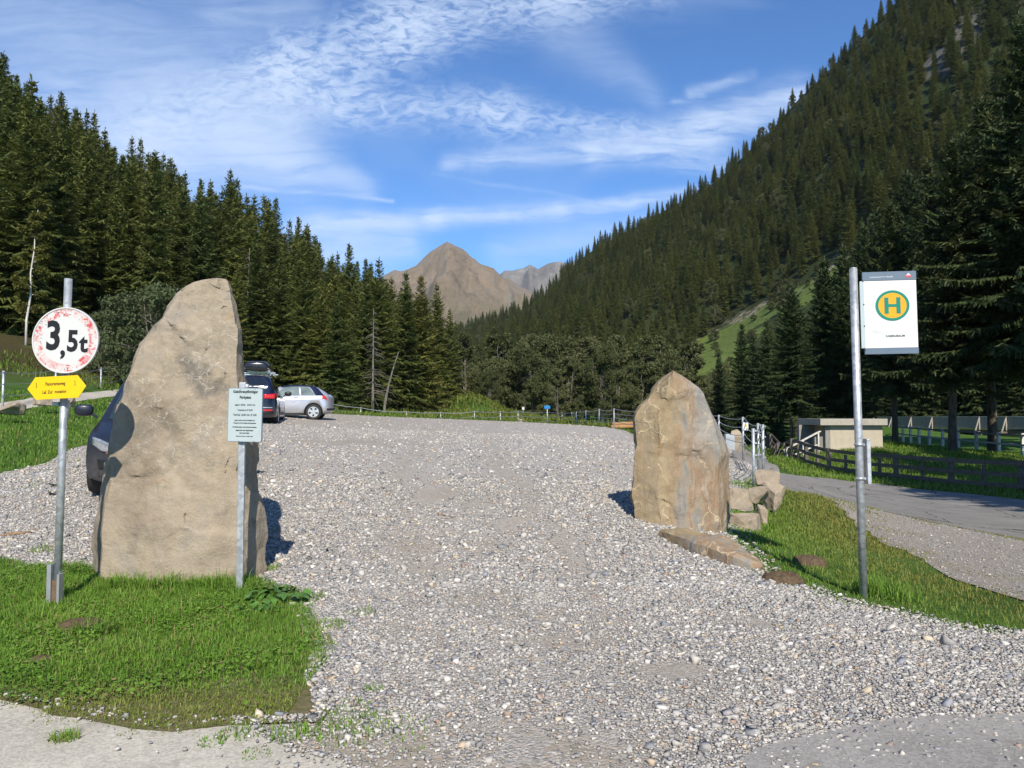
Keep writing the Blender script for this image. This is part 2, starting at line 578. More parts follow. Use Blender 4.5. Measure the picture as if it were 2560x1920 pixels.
# ------------------------------------------------------------------ ground materials
def ground_mat():
    m, T = mat('meadow_soil')
    p = T.coord('Object')
    a = T.noise(p, 0.5, 6, .6)[0]
    b = T.noise(p, 9, 5, .65)[0]
    c = T.ramp(T.m('ADD', T.m('MULTIPLY', a, .55), T.m('MULTIPLY', b, .45)),
               [(.3, (.026, .052, .010)), (.47, (.050, .115, .014)), (.58, (.075, .150, .022)), (.75, (.105, .125, .035))])
    # bare brown needle litter and heather on the wooded bank to the left
    sp = T.n('ShaderNodeSeparateXYZ'); T.put(sp.inputs[0], p)
    bank = T.m('MULTIPLY', T.m('MULTIPLY', T.rng(sp.outputs[0], -13, -18), T.rng(sp.outputs[2], 2.7, 3.8)), T.rng(T.noise(p, .35, 4, .6)[0], .30, .48))
    c = T.mix(T.m('MULTIPLY', bank, .92), c, T.ramp(b, [(.3, (.030, .022, .010)), (.7, (.085, .055, .025))]))
    fl = T.noise(p, 70, 2, .6)[0]
    c = T.mix(T.rng(fl, .5, .75, 0, .5), c, (.115, .165, .035))
    T.out(c, .9, normal=T.bump(T.m('ADD', b, fl), .7, .05), spec=.2)
    return m


def gravel_mat(name, base=1.0, dirt=.35, warm=0.0):
    m, T = mat(name)
    p = T.coord('Object')
    w = T.noise(p, 3.0, 2)[1]
    pw = T.v('ADD', p, T.v('SCALE', T.v('SUBTRACT', w, (.5, .5, .5)), s=.03))
    stops = [(0, (.10, .10, .105)), (.12, (.19, .188, .185)), (.3, (.29, .282, .27)), (.55, (.37, .355, .328)), (.75, (.44, .42, .38)),
             (.88, (.36, .27, .19)), (.94, (.52, .49, .43)), (1, (.62, .60, .56))]
    v1 = T.vor(pw, 46); v2 = T.vor(pw, 90); v3 = T.vor(pw, 22)
    def cc(v):
        s = T.n('ShaderNodeSeparateColor'); T.put(s.inputs[0], v.outputs['Color'])
        return T.ramp(s.outputs[0], stops)
    big = T.rng(T.noise(p, 2.2, 4)[0], .42, .58)
    c = T.mix(big, cc(v2), cc(v1))
    c = T.mix(T.rng(T.noise(T.v('ADD', p, (4, 9, 2)), 3.1, 3)[0], .60, .66, 0, .8), c, cc(v3))
    # worn, compacted sandy patches and wheel tracks
    pt = T.scale(p, (1.0, .33, 1))
    t = T.noise(pt, .9, 6, .62, .4)[0]
    at = T.attr('tint')
    sa = T.n('ShaderNodeSeparateColor'); T.put(sa.inputs[0], at.outputs['Color'])
    t = T.m('ADD', T.rng(t, .54, .68, 0, .35), T.m('MULTIPLY', sa.outputs[0], 1.5))
    t = T.m('MULTIPLY', t, T.rng(T.noise(p, 34, 3, .7)[0], .36, .58, .30, 1))
    sand = T.ramp(T.noise(p, 60, 4, .7)[0], [(.3, (.19, .165, .125)), (.6, (.28, .245, .19)), (.8, (.37, .335, .275))])
    sp = T.n('ShaderNodeSeparateXYZ'); T.put(sp.inputs[0], p)
    near = T.m('MULTIPLY', T.rng(sp.outputs[1], 4.25, 3.75), T.rng(T.noise(p, 1.5, 5, .6)[0], .34, .5))
    near = T.m('MULTIPLY', near, T.rng(sp.outputs[0], 1.0, .2))
    far = T.m('MULTIPLY', T.rng(sp.outputs[1], 17, 26), T.rng(sp.outputs[0], 3, -6, .10, .50))
    t = T.m('MAXIMUM', T.m('MULTIPLY', t, dirt * 2.2), T.m('MAXIMUM', T.m('MULTIPLY', near, .85), far), clamp=True)
    c = T.mix(t, c, sand)
    moss = T.m('MULTIPLY', near, T.rng(T.noise(p, 7, 5, .7)[0], .60, .68, 0, .7))
    c = T.mix(moss, c, (.055, .075, .018))
    c = T.mix(1.0, c, (base * (1 + warm), base, base * (1 - warm)), 'MULTIPLY')
    hh = T.m('SUBTRACT', 1.0, T.m('ADD', T.m('MULTIPLY', v1.outputs['Distance'], 1.0), T.m('MULTIPLY', v2.outputs['Distance'], .5)))
    hh = T.m('ADD', hh, T.m('MULTIPLY', T.noise(p, 90, 3, .7)[0], .35))
    hh = T.m('MULTIPLY', hh, T.m('SUBTRACT', 1.0, T.m('MULTIPLY', t, .85)))
    T.out(c, .85, normal=T.bump(hh, .7, .018), spec=.25)
    return m


def asphalt_mat(name, tone=.16, warm=.0, crack=False):
    m, T = mat(name)
    p = T.coord('Object')
    a = T.noise(p, 1.1, 6, .6)[0]
    g = T.noise(p, 120, 3, .8)[0]
    s = T.vor(p, 75).outputs['Color']
    ss = T.n('ShaderNodeSeparateColor'); T.put(ss.inputs[0], s)
    f = T.m('ADD', T.m('MULTIPLY', a, .6), T.m('ADD', T.m('MULTIPLY', g, .3), T.m('MULTIPLY', ss.outputs[0], .25)))
    lo, hi = tone * .62, tone * 1.35
    c = T.ramp(f, [(.3, (lo * (1 + warm), lo * (1 + warm * .42), lo * (1 - warm))), (.8, (hi * (1 + warm), hi * (1 + warm * .42), hi * (1 - warm)))])
    if crack:
        v = T.vor(T.v('ADD', p, T.v('SCALE', T.noise(p, 2.5, 4)[1], s=.6)), .45, 'DISTANCE_TO_EDGE')
        c = T.mix(T.rng(v.outputs['Distance'], .012, .004), c, (.03, .028, .025))
    st = T.rng(T.noise(p, 2.0, 6, .7)[0], .58, .68, 0, .5)
    c = T.mix(st, c, (tone * .55, tone * .5, tone * .42))
    T.out(c, .88, normal=T.bump(T.m('ADD', g, ss.outputs[0]), .35, .01), spec=.25)
    return m


M_GROUND = ground_mat()
M_GRAVEL = gravel_mat('lot_gravel', 1.12, .3, .0)
M_LAYBY = gravel_mat('layby_gravel', .82, .55, .05)
M_ROAD = asphalt_mat('road_asphalt', .19, .06, True)
M_ASPH = asphalt_mat('foreground_asphalt', .26, .06)
M_APRON = asphalt_mat('pale_concrete', .40, .12)
M_PATH = asphalt_mat('sandy_path', .38, .13)


def soil_mat():
    m, T = mat('turf_soil')
    p = T.coord('Object')
    b = T.noise(p, 14, 6, .7)[0]
    c = T.ramp(b, [(.3, (.075, .068, .032)), (.45, (.115, .115, .045)), (.58, (.165, .140, .078)), (.75, (.25, .21, .145))])
    T.out(c, .95, normal=T.bump(b, .8, .03), spec=.1)
    return m


M_SOIL = soil_mat()


# ------------------------------------------------------------------ ground sheets
def axis(a, b, c0, c1, fine, grow=1.16):
    out = list(np.arange(c0, c1 + 1e-6, fine))
    s = fine; x = c1
    while x < b:
        s = min(s * grow, 12); x += s; out.append(x)
    s = fine; x = c0; left = []
    while x > a:
        s = min(s * grow, 12); x -= s; left.append(x)
    return np.array(left[::-1] + out)


def build_ground():
    X = axis(-260, 260, -13, 17, .30); Y = axis(-60, 420, 0, 34, .30)
    gx, gy = np.meshgrid(X, Y)
    z = h(gx, gy)
    for poly, dd in ((LOT, .06), (ROAD, .06), (PATH, .05), (LAYBY, .06), (PATCH, .05)):
        k = inpoly(gx, gy, poly)
        e = edgedist(gx, gy, poly)
        z = np.where(k & (e > .45), z - dd, z)
    rough = np.array([noise.fractal(Vector((a * .6, b * .6, 0)), 1.0, 2.0, 4) for a, b in zip(gx.ravel(), gy.ravel())]).reshape(z.shape)
    flat = inpoly(gx, gy, LOT) | inpoly(gx, gy, ROAD) | inpoly(gx, gy, PATH) | inpoly(gx, gy, LAYBY)
    e = np.minimum(np.minimum(edgedist(gx, gy, LOT), edgedist(gx, gy, ROAD)), edgedist(gx, gy, PATH))
    amp = np.where(flat, 0, np.clip(e - .3, 0, 2) * .022) + np.clip((gy - 40) / 60, 0, 1) * .25 * (~flat)
    z = z + rough * amp
    nx, ny = len(X), len(Y)
    v = np.stack([gx.ravel(), gy.ravel(), z.ravel()], 1)
    i = np.arange((ny - 1) * nx).reshape(ny - 1, nx)[:, :-1].ravel()
    me = np_mesh('ground', v, np.stack([i, i + 1, i + nx + 1, i + nx], 1), smooth=True)
    tag(link_mesh('ground', me, M_GROUND), kind='structure')


build_ground()
LOTW = wob(LOT, .35, .10, 1)
PATCHW = wob(PATCH, .14, .07, 2)
sheet('gravel_lot', LOTW, M_GRAVEL, .012, .25, tint=worn)
sheet('grass_patch_soil', PATCHW, M_SOIL, .024, .16, bump=.03)
sheet('pavement', wob(APRON, .16, .05, 3), M_APRON, .020, .4)
sheet('foreground_road', wob(ASPH, .2, .08, 4), M_ASPH, .020, .4)
sheet('road', wob(ROAD, .5, .04, 5), M_ROAD, .016, .6)
sheet('gravel_layby', wob(LAYBY, .25, .16, 6), M_LAYBY, .012, .4)
sheet('path', wob(PATH, .5, .08, 7), M_PATH, .016, .6)

# ------------------------------------------------------------------ wooded mountainside on the right
SKY_R = [(900, 985, 1000), (1000, 900, 950), (1120, 815, 860), (1200, 792, 800), (1300, 752, 740), (1380, 702, 700), (1420, 650, 680), (1500, 592, 650), (1600, 540, 620),
         (1700, 478, 590), (1800, 418, 560), (1835, 385, 555), (1930, 300, 520), (2000, 222, 500), (2100, 132, 470), (2210, 20, 440), (2400, -170, 410), (2700, -420, 390), (3300, -800, 380), (4200, -1100, 380)]
BASE_R = [(900, 1035, 330), (1120, 1036, 300), (1300, 1040, 240), (1600, 1045, 190), (1900, 1050, 165), (2200, 1055, 140), (2560, 1060, 125), (3300, 1060, 115), (4200, 1060, 110)]
_sx = np.array([a[0] for a in SKY_R]); _bx = np.array([a[0] for a in BASE_R])


def RS(px, t):
    """point on the mountainside: t=0 at the foot, 1 on the ridge"""
    px = np.asarray(px, float); t = np.asarray(t, float)
    def col(tab, xs, k): return np.interp(px, xs, [a[k] for a in tab])
    Yb, Yr = col(BASE_R, _bx, 2), col(SKY_R, _sx, 2)
    pb, pr = col(BASE_R, _bx, 1), col(SKY_R, _sx, 1)
    def wz(py, Y):
        dy = (960 - py) / FPX; c, s = math.cos(PITCH), math.sin(PITCH)
        return CAM.z + (s + dy * c) / (c - dy * s) * Y, (c - dy * s)
    Y = Yb + (Yr - Yb) * t
    # trees stand about 17 m above the ground along the skyline
    zb, _ = wz(pb, Yb); zr, k = wz(pr, Yr); zr = zr - 9
    # a concave foot steepening towards the ridge
    z = zb + (zr - zb) * (0.80 * t + 0.20 * t * t)
    py_k = np.interp(t, [0, 1], [0, 1])
    X = (px - 1280) / FPX / (math.cos(PITCH)) * Y
    n = 6 * np.sin(X * .021 + Y * .013) * np.sin(Y * .026 - X * .008 + 1.0) + 2.5 * np.sin(X * .06 + 1) * np.sin(Y * .055)
    z = z + n * np.clip(t * 4, 0, 1) * np.clip((1 - t) * 5, 0.25, 1)
    return X, Y, z


MEADOW = [(1690, 925), (1745, 862), (1850, 790), (1930, 735), (2010, 690), (2075, 640), (2130, 640), (2130, 700), (2070, 745), (1985, 775), (1930, 790), (1880, 850), (1850, 940), (1740, 950)]
SCREE = [(1640, 955), (1700, 893), (1780, 826), (1860, 762), (1950, 730), (1975, 722), (2045, 660), (2090, 620), (2135, 632), (2090, 668), (2030, 690), (1970, 742), (1900, 765), (1820, 815), (1740, 880), (1660, 960)]
CLIFF = [(2360, 0), (2480, 0), (2420, 130), (2380, 190), (2330, 200), (2290, 180), (2350, 100)]


def to_px(X, Y, z):
    c, s = math.cos(PITCH), math.sin(PITCH)
    zz = z - CAM.z
    f = Y * c + zz * s; u = -Y * s + zz * c
    return 1280 + X / f * FPX, 960 - u / f * FPX


def slope_mat():
    m, T = mat('mountain_forest_floor')
    p = T.coord('Object')
    a = T.noise(p, .03, 6, .6)[0]; b = T.noise(p, .5, 6, .7)[0]
    c = T.ramp(T.m('ADD', T.m('MULTIPLY', a, .5), T.m('MULTIPLY', b, .5)), [(.35, (.020, .028, .012)), (.55, (.032, .044, .016)), (.7, (.05, .056, .024))])
    at = T.attr('tint')
    s = T.n('ShaderNodeSeparateColor'); T.put(s.inputs[0], at.outputs['Color'])
    g = T.ramp(b, [(.3, (.050, .078, .020)), (.45, (.085, .125, .030)), (.6, (.125, .160, .042)), (.8, (.18, .17, .07))])
    c = T.mix(s.outputs[0], c, g)
    e = T.noise(p, .8, 5, .7)[0]
    st = T.ramp(e, [(.35, (.10, .085, .05)), (.5, (.22, .19, .13)), (.62, (.40, .37, .30)), (.8, (.5, .48, .42))])
    c = T.mix(T.m('MULTIPLY', s.outputs[1], T.rng(T.noise(p, .22, 6, .75)[0], .46, .58, 0, 1)), c, st)
    rk = T.ramp(T.noise(T.scale(p, (1, 1, .3)), .35, 6, .7)[0], [(.35, (.04, .042, .036)), (.55, (.10, .10, .09)), (.75, (.20, .195, .18))])
    c = T.mix(s.outputs[2], c, rk)
    T.out(c, .95, normal=T.bump(b, .6, .3), spec=.1)
    return m


def build_slope():
    nx, nt = 260, 150
    px = np.linspace(900, 4200, nx); t = np.concatenate([np.linspace(-.12, 1, nt), [1.06, 1.3, 1.8]])
    gp, gt = np.meshgrid(px, t)
    X, Y, z = RS(gp, np.minimum(gt, 1.0))
    over = np.maximum(gt - 1, 0)
    low = np.maximum(-gt, 0)
    Y = Y + over * 300; X = X * (1 + over * 300 / np.maximum(Y, 1)); z = z - over * 120 * (over > .1) + over * 40 - low * 90
    Y2 = Y - low * 200; X = X * Y2 / Y; Y = Y2
    ax, ay = to_px(X, Y, z)
    tint = np.zeros((X.size, 3))
    mid = (gt <= 1).ravel()
    nzz = np.array([noise.fractal(Vector((a * .03, b * .03, c * .03)), 1, 2, 4) for a, b, c in zip(X.ravel(), Y.ravel(), z.ravel())]).reshape(ax.shape)
    ax = ax + nzz * 38; ay = ay + nzz * 30
    tint[:, 0] = inpoly(ax, ay, MEADOW).ravel() & mid
    tint[:, 1] = inpoly(ax, ay, SCREE).ravel() & mid
    tint[:, 2] = inpoly(ax, ay, CLIFF).ravel() & mid
    v = np.stack([X.ravel(), Y.ravel(), z.ravel()], 1)
    i = np.arange((len(t) - 1) * nx).reshape(-1, nx)[:, :-1].ravel()
    me = np_mesh('hillside', v, np.stack([i, i + 1, i + nx + 1, i + nx], 1), tint, True)
    tag(link_mesh('hillside', me, slope_mat()), kind='structure')


build_slope()


# ------------------------------------------------------------------ distant peaks
def far_mountain(name, line, Yr, depth, m, seed, rug, base_z=-40):
    xs = np.array([a[0] for a in line], float); ps = np.array([a[1] for a in line], float)
    nx, nt = 240, 90
    px = np.linspace(xs[0], xs[-1], nx); ts = np.linspace(0, 1.5, nt)
    V = np.zeros((nt, nx, 3))
    for j, t in enumerate(ts):
        for i, q in enumerate(px):
            tt = min(t, 1.0)
            top = P(q, np.interp(q, xs, ps), Yr)
            Y = Yr - depth * (1 - t)
            X = top.x * (0.9 * Y / Yr + .1)
            w = np.interp(tt, [0, .35, 1], [0, .27, 1])
            z = base_z + (top.z - base_z) * w
            if t > 1: z = top.z - (t - 1) * depth * .6
            q3 = Vector((X / 420, Y / 620, seed))
            n = noise.ridged_multi_fractal(q3, .9, 2.1, 6, 1.0, 2.0) - 1.1
            k = math.sin(math.pi * min(1, max(0, tt))) ** .7
            z += n * rug * (k * 1.15 + .05)
            V[j, i] = (X, Y + noise.noise(q3 * 3) * 60 * k, z)
    i = np.arange((nt - 1) * nx).reshape(nt - 1, nx)[:, :-1].ravel()
    me = np_mesh(name, V.reshape(-1, 3), np.stack([i, i + 1, i + nx + 1, i + nx], 1), smooth=True)
    tag(link_mesh(name, me, m), kind='structure')


def peak_mat(kind):
    m, T = mat('peak_' + kind)
    p = T.coord('Object')
    a = T.noise(p, .004, 8, .68, .5)[0]
    st = T.noise(T.scale(p, (1.0, .12, .25)), .012, 7, .7, .3)[0]
    b = T.noise(p, .028, 9, .78)[0]
    f = T.m('ADD', T.m('MULTIPLY', a, .30), T.m('ADD', T.m('MULTIPLY', st, .38), T.m('MULTIPLY', b, .32)))
    sp = T.n('ShaderNodeSeparateXYZ'); T.put(sp.inputs[0], p)
    if kind == 'brown':
        c = T.ramp(f, [(.36, (0.134, 0.099, 0.068)), (.44, (0.243, 0.185, 0.122)), (.51, (0.315, 0.244, 0.162)), (.57, (0.269, 0.237, 0.194)), (.64, (0.371, 0.332, 0.276)), (.72, (0.457, 0.434, 0.391))])
        g = T.ramp(f, [(.4, (0.090, 0.098, 0.038)), (.6, (0.160, 0.163, 0.067))])
        gm = T.rng(T.m('ADD', sp.outputs[2], T.m('MULTIPLY', a, 420)), 640, 400)
        gm = T.m('MULTIPLY', gm, T.rng(T.noise(p, .0035, 5, .6)[0], .40, .56))
        c = T.mix(gm, c, g)
        fm = T.rng(T.m('ADD', sp.outputs[2], T.m('MULTIPLY', b, 240)), 345, 300)
        c = T.mix(fm, c, T.ramp(b, [(.35, (.012, .024, .014)), (.7, (.035, .05, .028))]))
    else:
        c = T.ramp(f, [(.36, (0.119, 0.112, 0.102)), (.48, (0.224, 0.210, 0.189)), (.58, (0.308, 0.294, 0.262)), (.7, (0.420, 0.406, 0.364))])
        gm = T.rng(T.m('ADD', sp.outputs[2], T.m('MULTIPLY', a, 500)), 760, 560)
        c = T.mix(T.m('MULTIPLY', gm, .7), c, (.15, .148, .058))
    T.out(c, .95, normal=T.bump(T.m('ADD', f, b), .9, 22), spec=.1)
    return m


far_mountain('mountain', [(560, 800), (760, 745), (880, 712), (950, 694), (985, 675), (1008, 680), (1040, 671), (1075, 640), (1100, 622), (1119, 610), (1135, 618), (1165, 637), (1200, 660), (1235, 672), (1252, 690), (1290, 720), (1380, 770), (1500, 830)],
             3000, 1500, peak_mat('brown'), 3.3, 130)
far_mountain('mountain', [(1080, 745), (1180, 715), (1240, 694), (1262, 676), (1285, 674), (1310, 667), (1325, 657), (1345, 668), (1370, 656), (1400, 650), (1420, 658), (1460, 640), (1560, 660), (1700, 700)],
             4300, 1300, peak_mat('grey'), 7.7, 100, 200)

# ------------------------------------------------------------------ trees
def bark_mat(name, lo, hi, birch=False):
    m, T = mat(name)
    p = T.coord('Object')
    a = T.noise(T.scale(p, (6, 6, 1.2)), 1.5, 6, .7)[0]
    c = T.ramp(a, [(.35, lo), (.65, hi)])
    if birch:
        k = T.noise(T.scale(p, (2, 2, 9)), .8, 4, .6)[0]
        c = T.mix(T.rng(k, .60, .66), c, (.03, .028, .025))
    T.out(c, .9, normal=T.bump(a, .6, .03), spec=.15)
    return m


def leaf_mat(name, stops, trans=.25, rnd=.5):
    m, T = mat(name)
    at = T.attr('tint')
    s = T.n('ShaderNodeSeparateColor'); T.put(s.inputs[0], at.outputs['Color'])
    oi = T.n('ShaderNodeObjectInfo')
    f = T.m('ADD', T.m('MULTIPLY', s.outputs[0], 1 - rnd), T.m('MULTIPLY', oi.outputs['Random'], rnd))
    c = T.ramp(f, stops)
    d = T.n('ShaderNodeBsdfPrincipled'); T.put(d.inputs['Base Color'], c); d.inputs['Roughness'].default_value = .62; d.inputs['Specular IOR Level'].default_value = .18
    tr = T.n('ShaderNodeBsdfTranslucent'); T.put(tr.inputs[0], c)
    mx = T.n('ShaderNodeMixShader'); mx.inputs[0].default_value = trans
    T.t.links.new(d.outputs[0], mx.inputs[1]); T.t.links.new(tr.outputs[0], mx.inputs[2])
    o = T.n('ShaderNodeOutputMaterial'); T.t.links.new(mx.outputs[0], o.inputs[0])
    return m


M_BARK = bark_mat('spruce_bark', (.05, .04, .032), (.16, .13, .10))
M_BIRCHBARK = bark_mat('birch_bark', (.42, .40, .36), (.70, .68, .62), True)
M_GREYBARK = bark_mat('alder_bark', (.09, .085, .07), (.24, .22, .19))
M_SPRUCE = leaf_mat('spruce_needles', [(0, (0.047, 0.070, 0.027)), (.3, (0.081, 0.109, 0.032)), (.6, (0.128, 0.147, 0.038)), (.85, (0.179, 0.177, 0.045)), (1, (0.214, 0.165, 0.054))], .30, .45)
M_DARKSPRUCE = leaf_mat('dark_spruce_needles', [(0, (.024, .044, .022)), (.4, (.044, .070, .026)), (.8, (.075, .092, .032)), (1, (.100, .098, .038))], .22, .3)
M_LARCH = leaf_mat('larch_needles', [(0, (.05, .08, .022)), (.5, (.09, .125, .032)), (1, (.15, .16, .045))], .25, .4)
M_ALDER = leaf_mat('alder_leaves', [(0, (.064, .082, .030)), (.5, (.110, .128, .050)), (1, (.175, .180, .080))], .35, .5)
M_BIRCH = leaf_mat('birch_leaves', [(0, (.080, .095, .022)), (.5, (.140, .145, .034)), (1, (.21, .185, .046))], .3, .2)
M_WILLOW = leaf_mat('willow_leaves', [(0, (.045, .066, .024)), (.5, (.085, .110, .048)), (1, (.150, .170, .090))], .2, .2)


def quads(base, tip, nrm, w0, w1, tint):
    """tapered quads base->tip"""
    d = tip - base
    s = np.cross(d, nrm); s /= np.linalg.norm(s, axis=1, keepdims=True) + 1e-9
    v = np.stack([base - s * w0[:, None], base + s * w0[:, None], tip + s * w1[:, None], tip - s * w1[:, None]], 1).reshape(-1, 3)
    n = len(base)
    f = np.arange(n * 4).reshape(n, 4)
    t = np.repeat(tint, 4)
    return v, f, np.stack([t, t, t], 1)


def spruce_crown(seed, Hh=20.0, bare=.04, wide=.16, dens=1.0, droop=1.0, ragged=.25, fine=1.0, tl=1.0):
    g = np.random.default_rng(seed)
    B, Tp, N, W0, W1, TI = [], [], [], [], [], []
    z = bare * Hh
    lev = 0
    while z < Hh * .985:
        k = z / Hh
        gap = (.50 - .22 * k) / dens
        nb = int(round((7 if k < .6 else 6 if k < .85 else 4) * (0.85 + .3 * g.random())))
        a0 = g.random() * 6.28
        for b in range(nb):
            az = a0 + b * 6.283 / nb + g.normal(0, .22)
            shape = (1 - k) ** .82 * (1 if k > .16 else .62 + 2.4 * k)
            L = wide * Hh * shape * (1 + g.normal(0, ragged)) + .22
            if L < .2: continue
            el = -.25 * droop + .85 * k + g.normal(0, .12)
            dirh = np.array([math.cos(az), math.sin(az), 0.])
            ns = max(3, int(L / (.17 / fine)))
            u = (np.arange(ns) + g.random(ns) * .8) / ns
            def pos(u):
                zz = np.sin(el) * L * u - droop * .30 * L * (1 - k) * u * u + .20 * L * (u ** 4) * (1 - .6 * k)
                return dirh[None, :] * (np.cos(el) * L * u)[:, None] + np.array([0, 0, 1.])[None] * (zz + z + g.normal(0, .04))[:, None]
            pp = pos(u); pq = pos(np.minimum(u + .05, 1.06))
            ax = pq - pp; ax /= np.linalg.norm(ax, axis=1, keepdims=True) + 1e-9
            side = np.cross(ax, [0, 0, 1.]); side /= np.linalg.norm(side, axis=1, keepdims=True) + 1e-9
            tint_b = g.random() * .5
            for sgn in (-1, 1):
                ln = (.17 + .52 * np.sin(np.pi * np.clip(.18 + .75 * u, 0, 1))) * min(1.25, .45 + L * .30) * (.45 + .9 * g.random(ns)) * tl
                dd = ax * (.55 + .25 * g.random((ns, 1))) + side * sgn * (.75 + .25 * g.random((ns, 1))) + np.array([0, 0, -1.]) * (.18 + .40 * droop * g.random((ns, 1)) * (1 - k * .7))
                dd /= np.linalg.norm(dd, axis=1, keepdims=True)
                B.append(pp); Tp.append(pp + dd * ln[:, None])
                nn = np.array([0, 0, 1.]) + g.normal(0, .45 if tl > .9 else .8, (ns, 3)); N.append(nn)
                W0.append(np.full(ns, .085) / fine ** .5 * (.7 + .6 * g.random(ns))); W1.append(np.full(ns, .022))
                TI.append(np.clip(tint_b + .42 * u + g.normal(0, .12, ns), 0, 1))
            # hanging twigs below the branch give it depth
            hs = g.random(ns) < (.55 if tl > .9 else .95)
            if hs.any():
                q = pp[hs]; m_ = hs.sum()
                B.append(q); Tp.append(q + np.stack([g.normal(0, .10, m_), g.normal(0, .10, m_), -(.16 + .34 * droop * g.random(m_)) * (1 - .6 * k)], 1) + ax[hs] * .1)
                N.append(np.stack([g.normal(0, 1, m_), g.normal(0, 1, m_), g.normal(0, .2, m_)], 1))
                W0.append(np.full(m_, .075)); W1.append(np.full(m_, .02)); TI.append(np.clip(tint_b + g.normal(.05, .12, m_), 0, 1))
            # branch tip
            B.append(pp[-1:]); Tp.append(pp[-1:] + ax[-1:] * (.24 + .1 * g.random())); N.append(np.array([[0, 0.1, 1.]])); W0.append(np.array([.07])); W1.append(np.array([.012])); TI.append(np.array([min(1, tint_b + .5)]))
        z += gap * (.75 + .5 * g.random()); lev += 1
    # leader
    m_ = 14
    zz = Hh * (.94 + .065 * np.arange(m_) / m_); az = g.random(m_) * 6.28
    b0 = np.stack([np.zeros(m_), np.zeros(m_), zz], 1)
    B.append(b0); Tp.append(b0 + np.stack([np.cos(az) * .16, np.sin(az) * .16, np.full(m_, .22)], 1)); N.append(g.normal(0, 1, (m_, 3))); W0.append(np.full(m_, .06)); W1.append(np.full(m_, .015)); TI.append(np.full(m_, .5))
    return quads(*[np.concatenate(a) for a in (B, Tp, N, W0, W1, TI)])


def spruce_trunk(Hh=20.0, r=.24, lean=0, seed=0):
    b = MB()
    rnd = random.Random(seed)
    pts = [(lean * (i / 9) ** 2 + rnd.uniform(-.03, .03), rnd.uniform(-.03, .03), -0.8 + (Hh + .7) * i / 9) for i in range(10)]
    b.tube(pts, [r * (1.25 if i == 0 else 1) * (1 - .93 * i / 9) for i in range(10)], 8)
    for i in range(14):
        z = rnd.uniform(1.2, Hh * .4); a = rnd.uniform(0, 6.28); L = rnd.uniform(.4, 1.3)
        b.tube([(0, 0, z), (math.cos(a) * L * .6, math.sin(a) * L * .6, z - .02), (math.cos(a) * L, math.sin(a) * L, z - .18)], [.03, .02, .006], 4, False)
    return b


class Proto:
    """first tree of a kind; later ones share its meshes"""
    def __init__(self, name, crown_me, crown_m, trunk_mb, trunk_m, Hh):
        self.name, self.H = name, Hh
        self.crown, self.trunk = crown_me, trunk_mb
        self.cm, self.tm = crown_m, trunk_m
        self.tme = None
        self.crown.materials.append(crown_m)
        self.ref = None

    def place(self, loc, hh, rz, label, cat, group=None, sxy=1.0):
        s = hh / self.H
        o = thing(self.name, label, cat, loc, (random.gauss(0, .012), random.gauss(0, .012), rz), group)
        o.scale = (s * sxy, s * sxy, s)
        c = link_mesh('crown', self.crown); c.parent = o
        if self.tme is None:
            t = self.trunk.build('trunk', self.tm); self.tme = t.data; t.parent = o
        else:
            t = link_mesh('trunk', self.tme); t.parent = o
        if self.ref is None: self.ref = c
        return o


SP = []
for i, kw in enumerate([dict(wide=.165, bare=.05), dict(wide=.135, bare=.06, droop=1.2), dict(wide=.185, bare=.035, ragged=.32), dict(wide=.15, bare=.10, dens=.9, ragged=.38),
                        dict(wide=.12, bare=.05, dens=1.1), dict(wide=.20, bare=.03, droop=.8)]):
    v, f, t = spruce_crown(100 + i, **kw)
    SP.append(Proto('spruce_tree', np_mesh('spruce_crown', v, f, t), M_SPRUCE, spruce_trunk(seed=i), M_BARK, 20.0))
# finer, high-pruned crowns for the big trees by the road
NEAR = []
for i, kw in enumerate([dict(wide=.175, bare=.25, fine=2.3, droop=1.3, dens=1.25, tl=.62, ragged=.35), dict(wide=.19, bare=.24, fine=2.3, droop=1.15, ragged=.38, dens=1.2, tl=.62), dict(wide=.16, bare=.02, fine=1.6, tl=.8)]):
    v, f, t = spruce_crown(300 + i, **kw)
    NEAR.append(Proto('spruce_tree', np_mesh('spruce_crown', v, f, t), M_DARKSPRUCE, spruce_trunk(r=.27, seed=20 + i), M_BARK, 20.0))


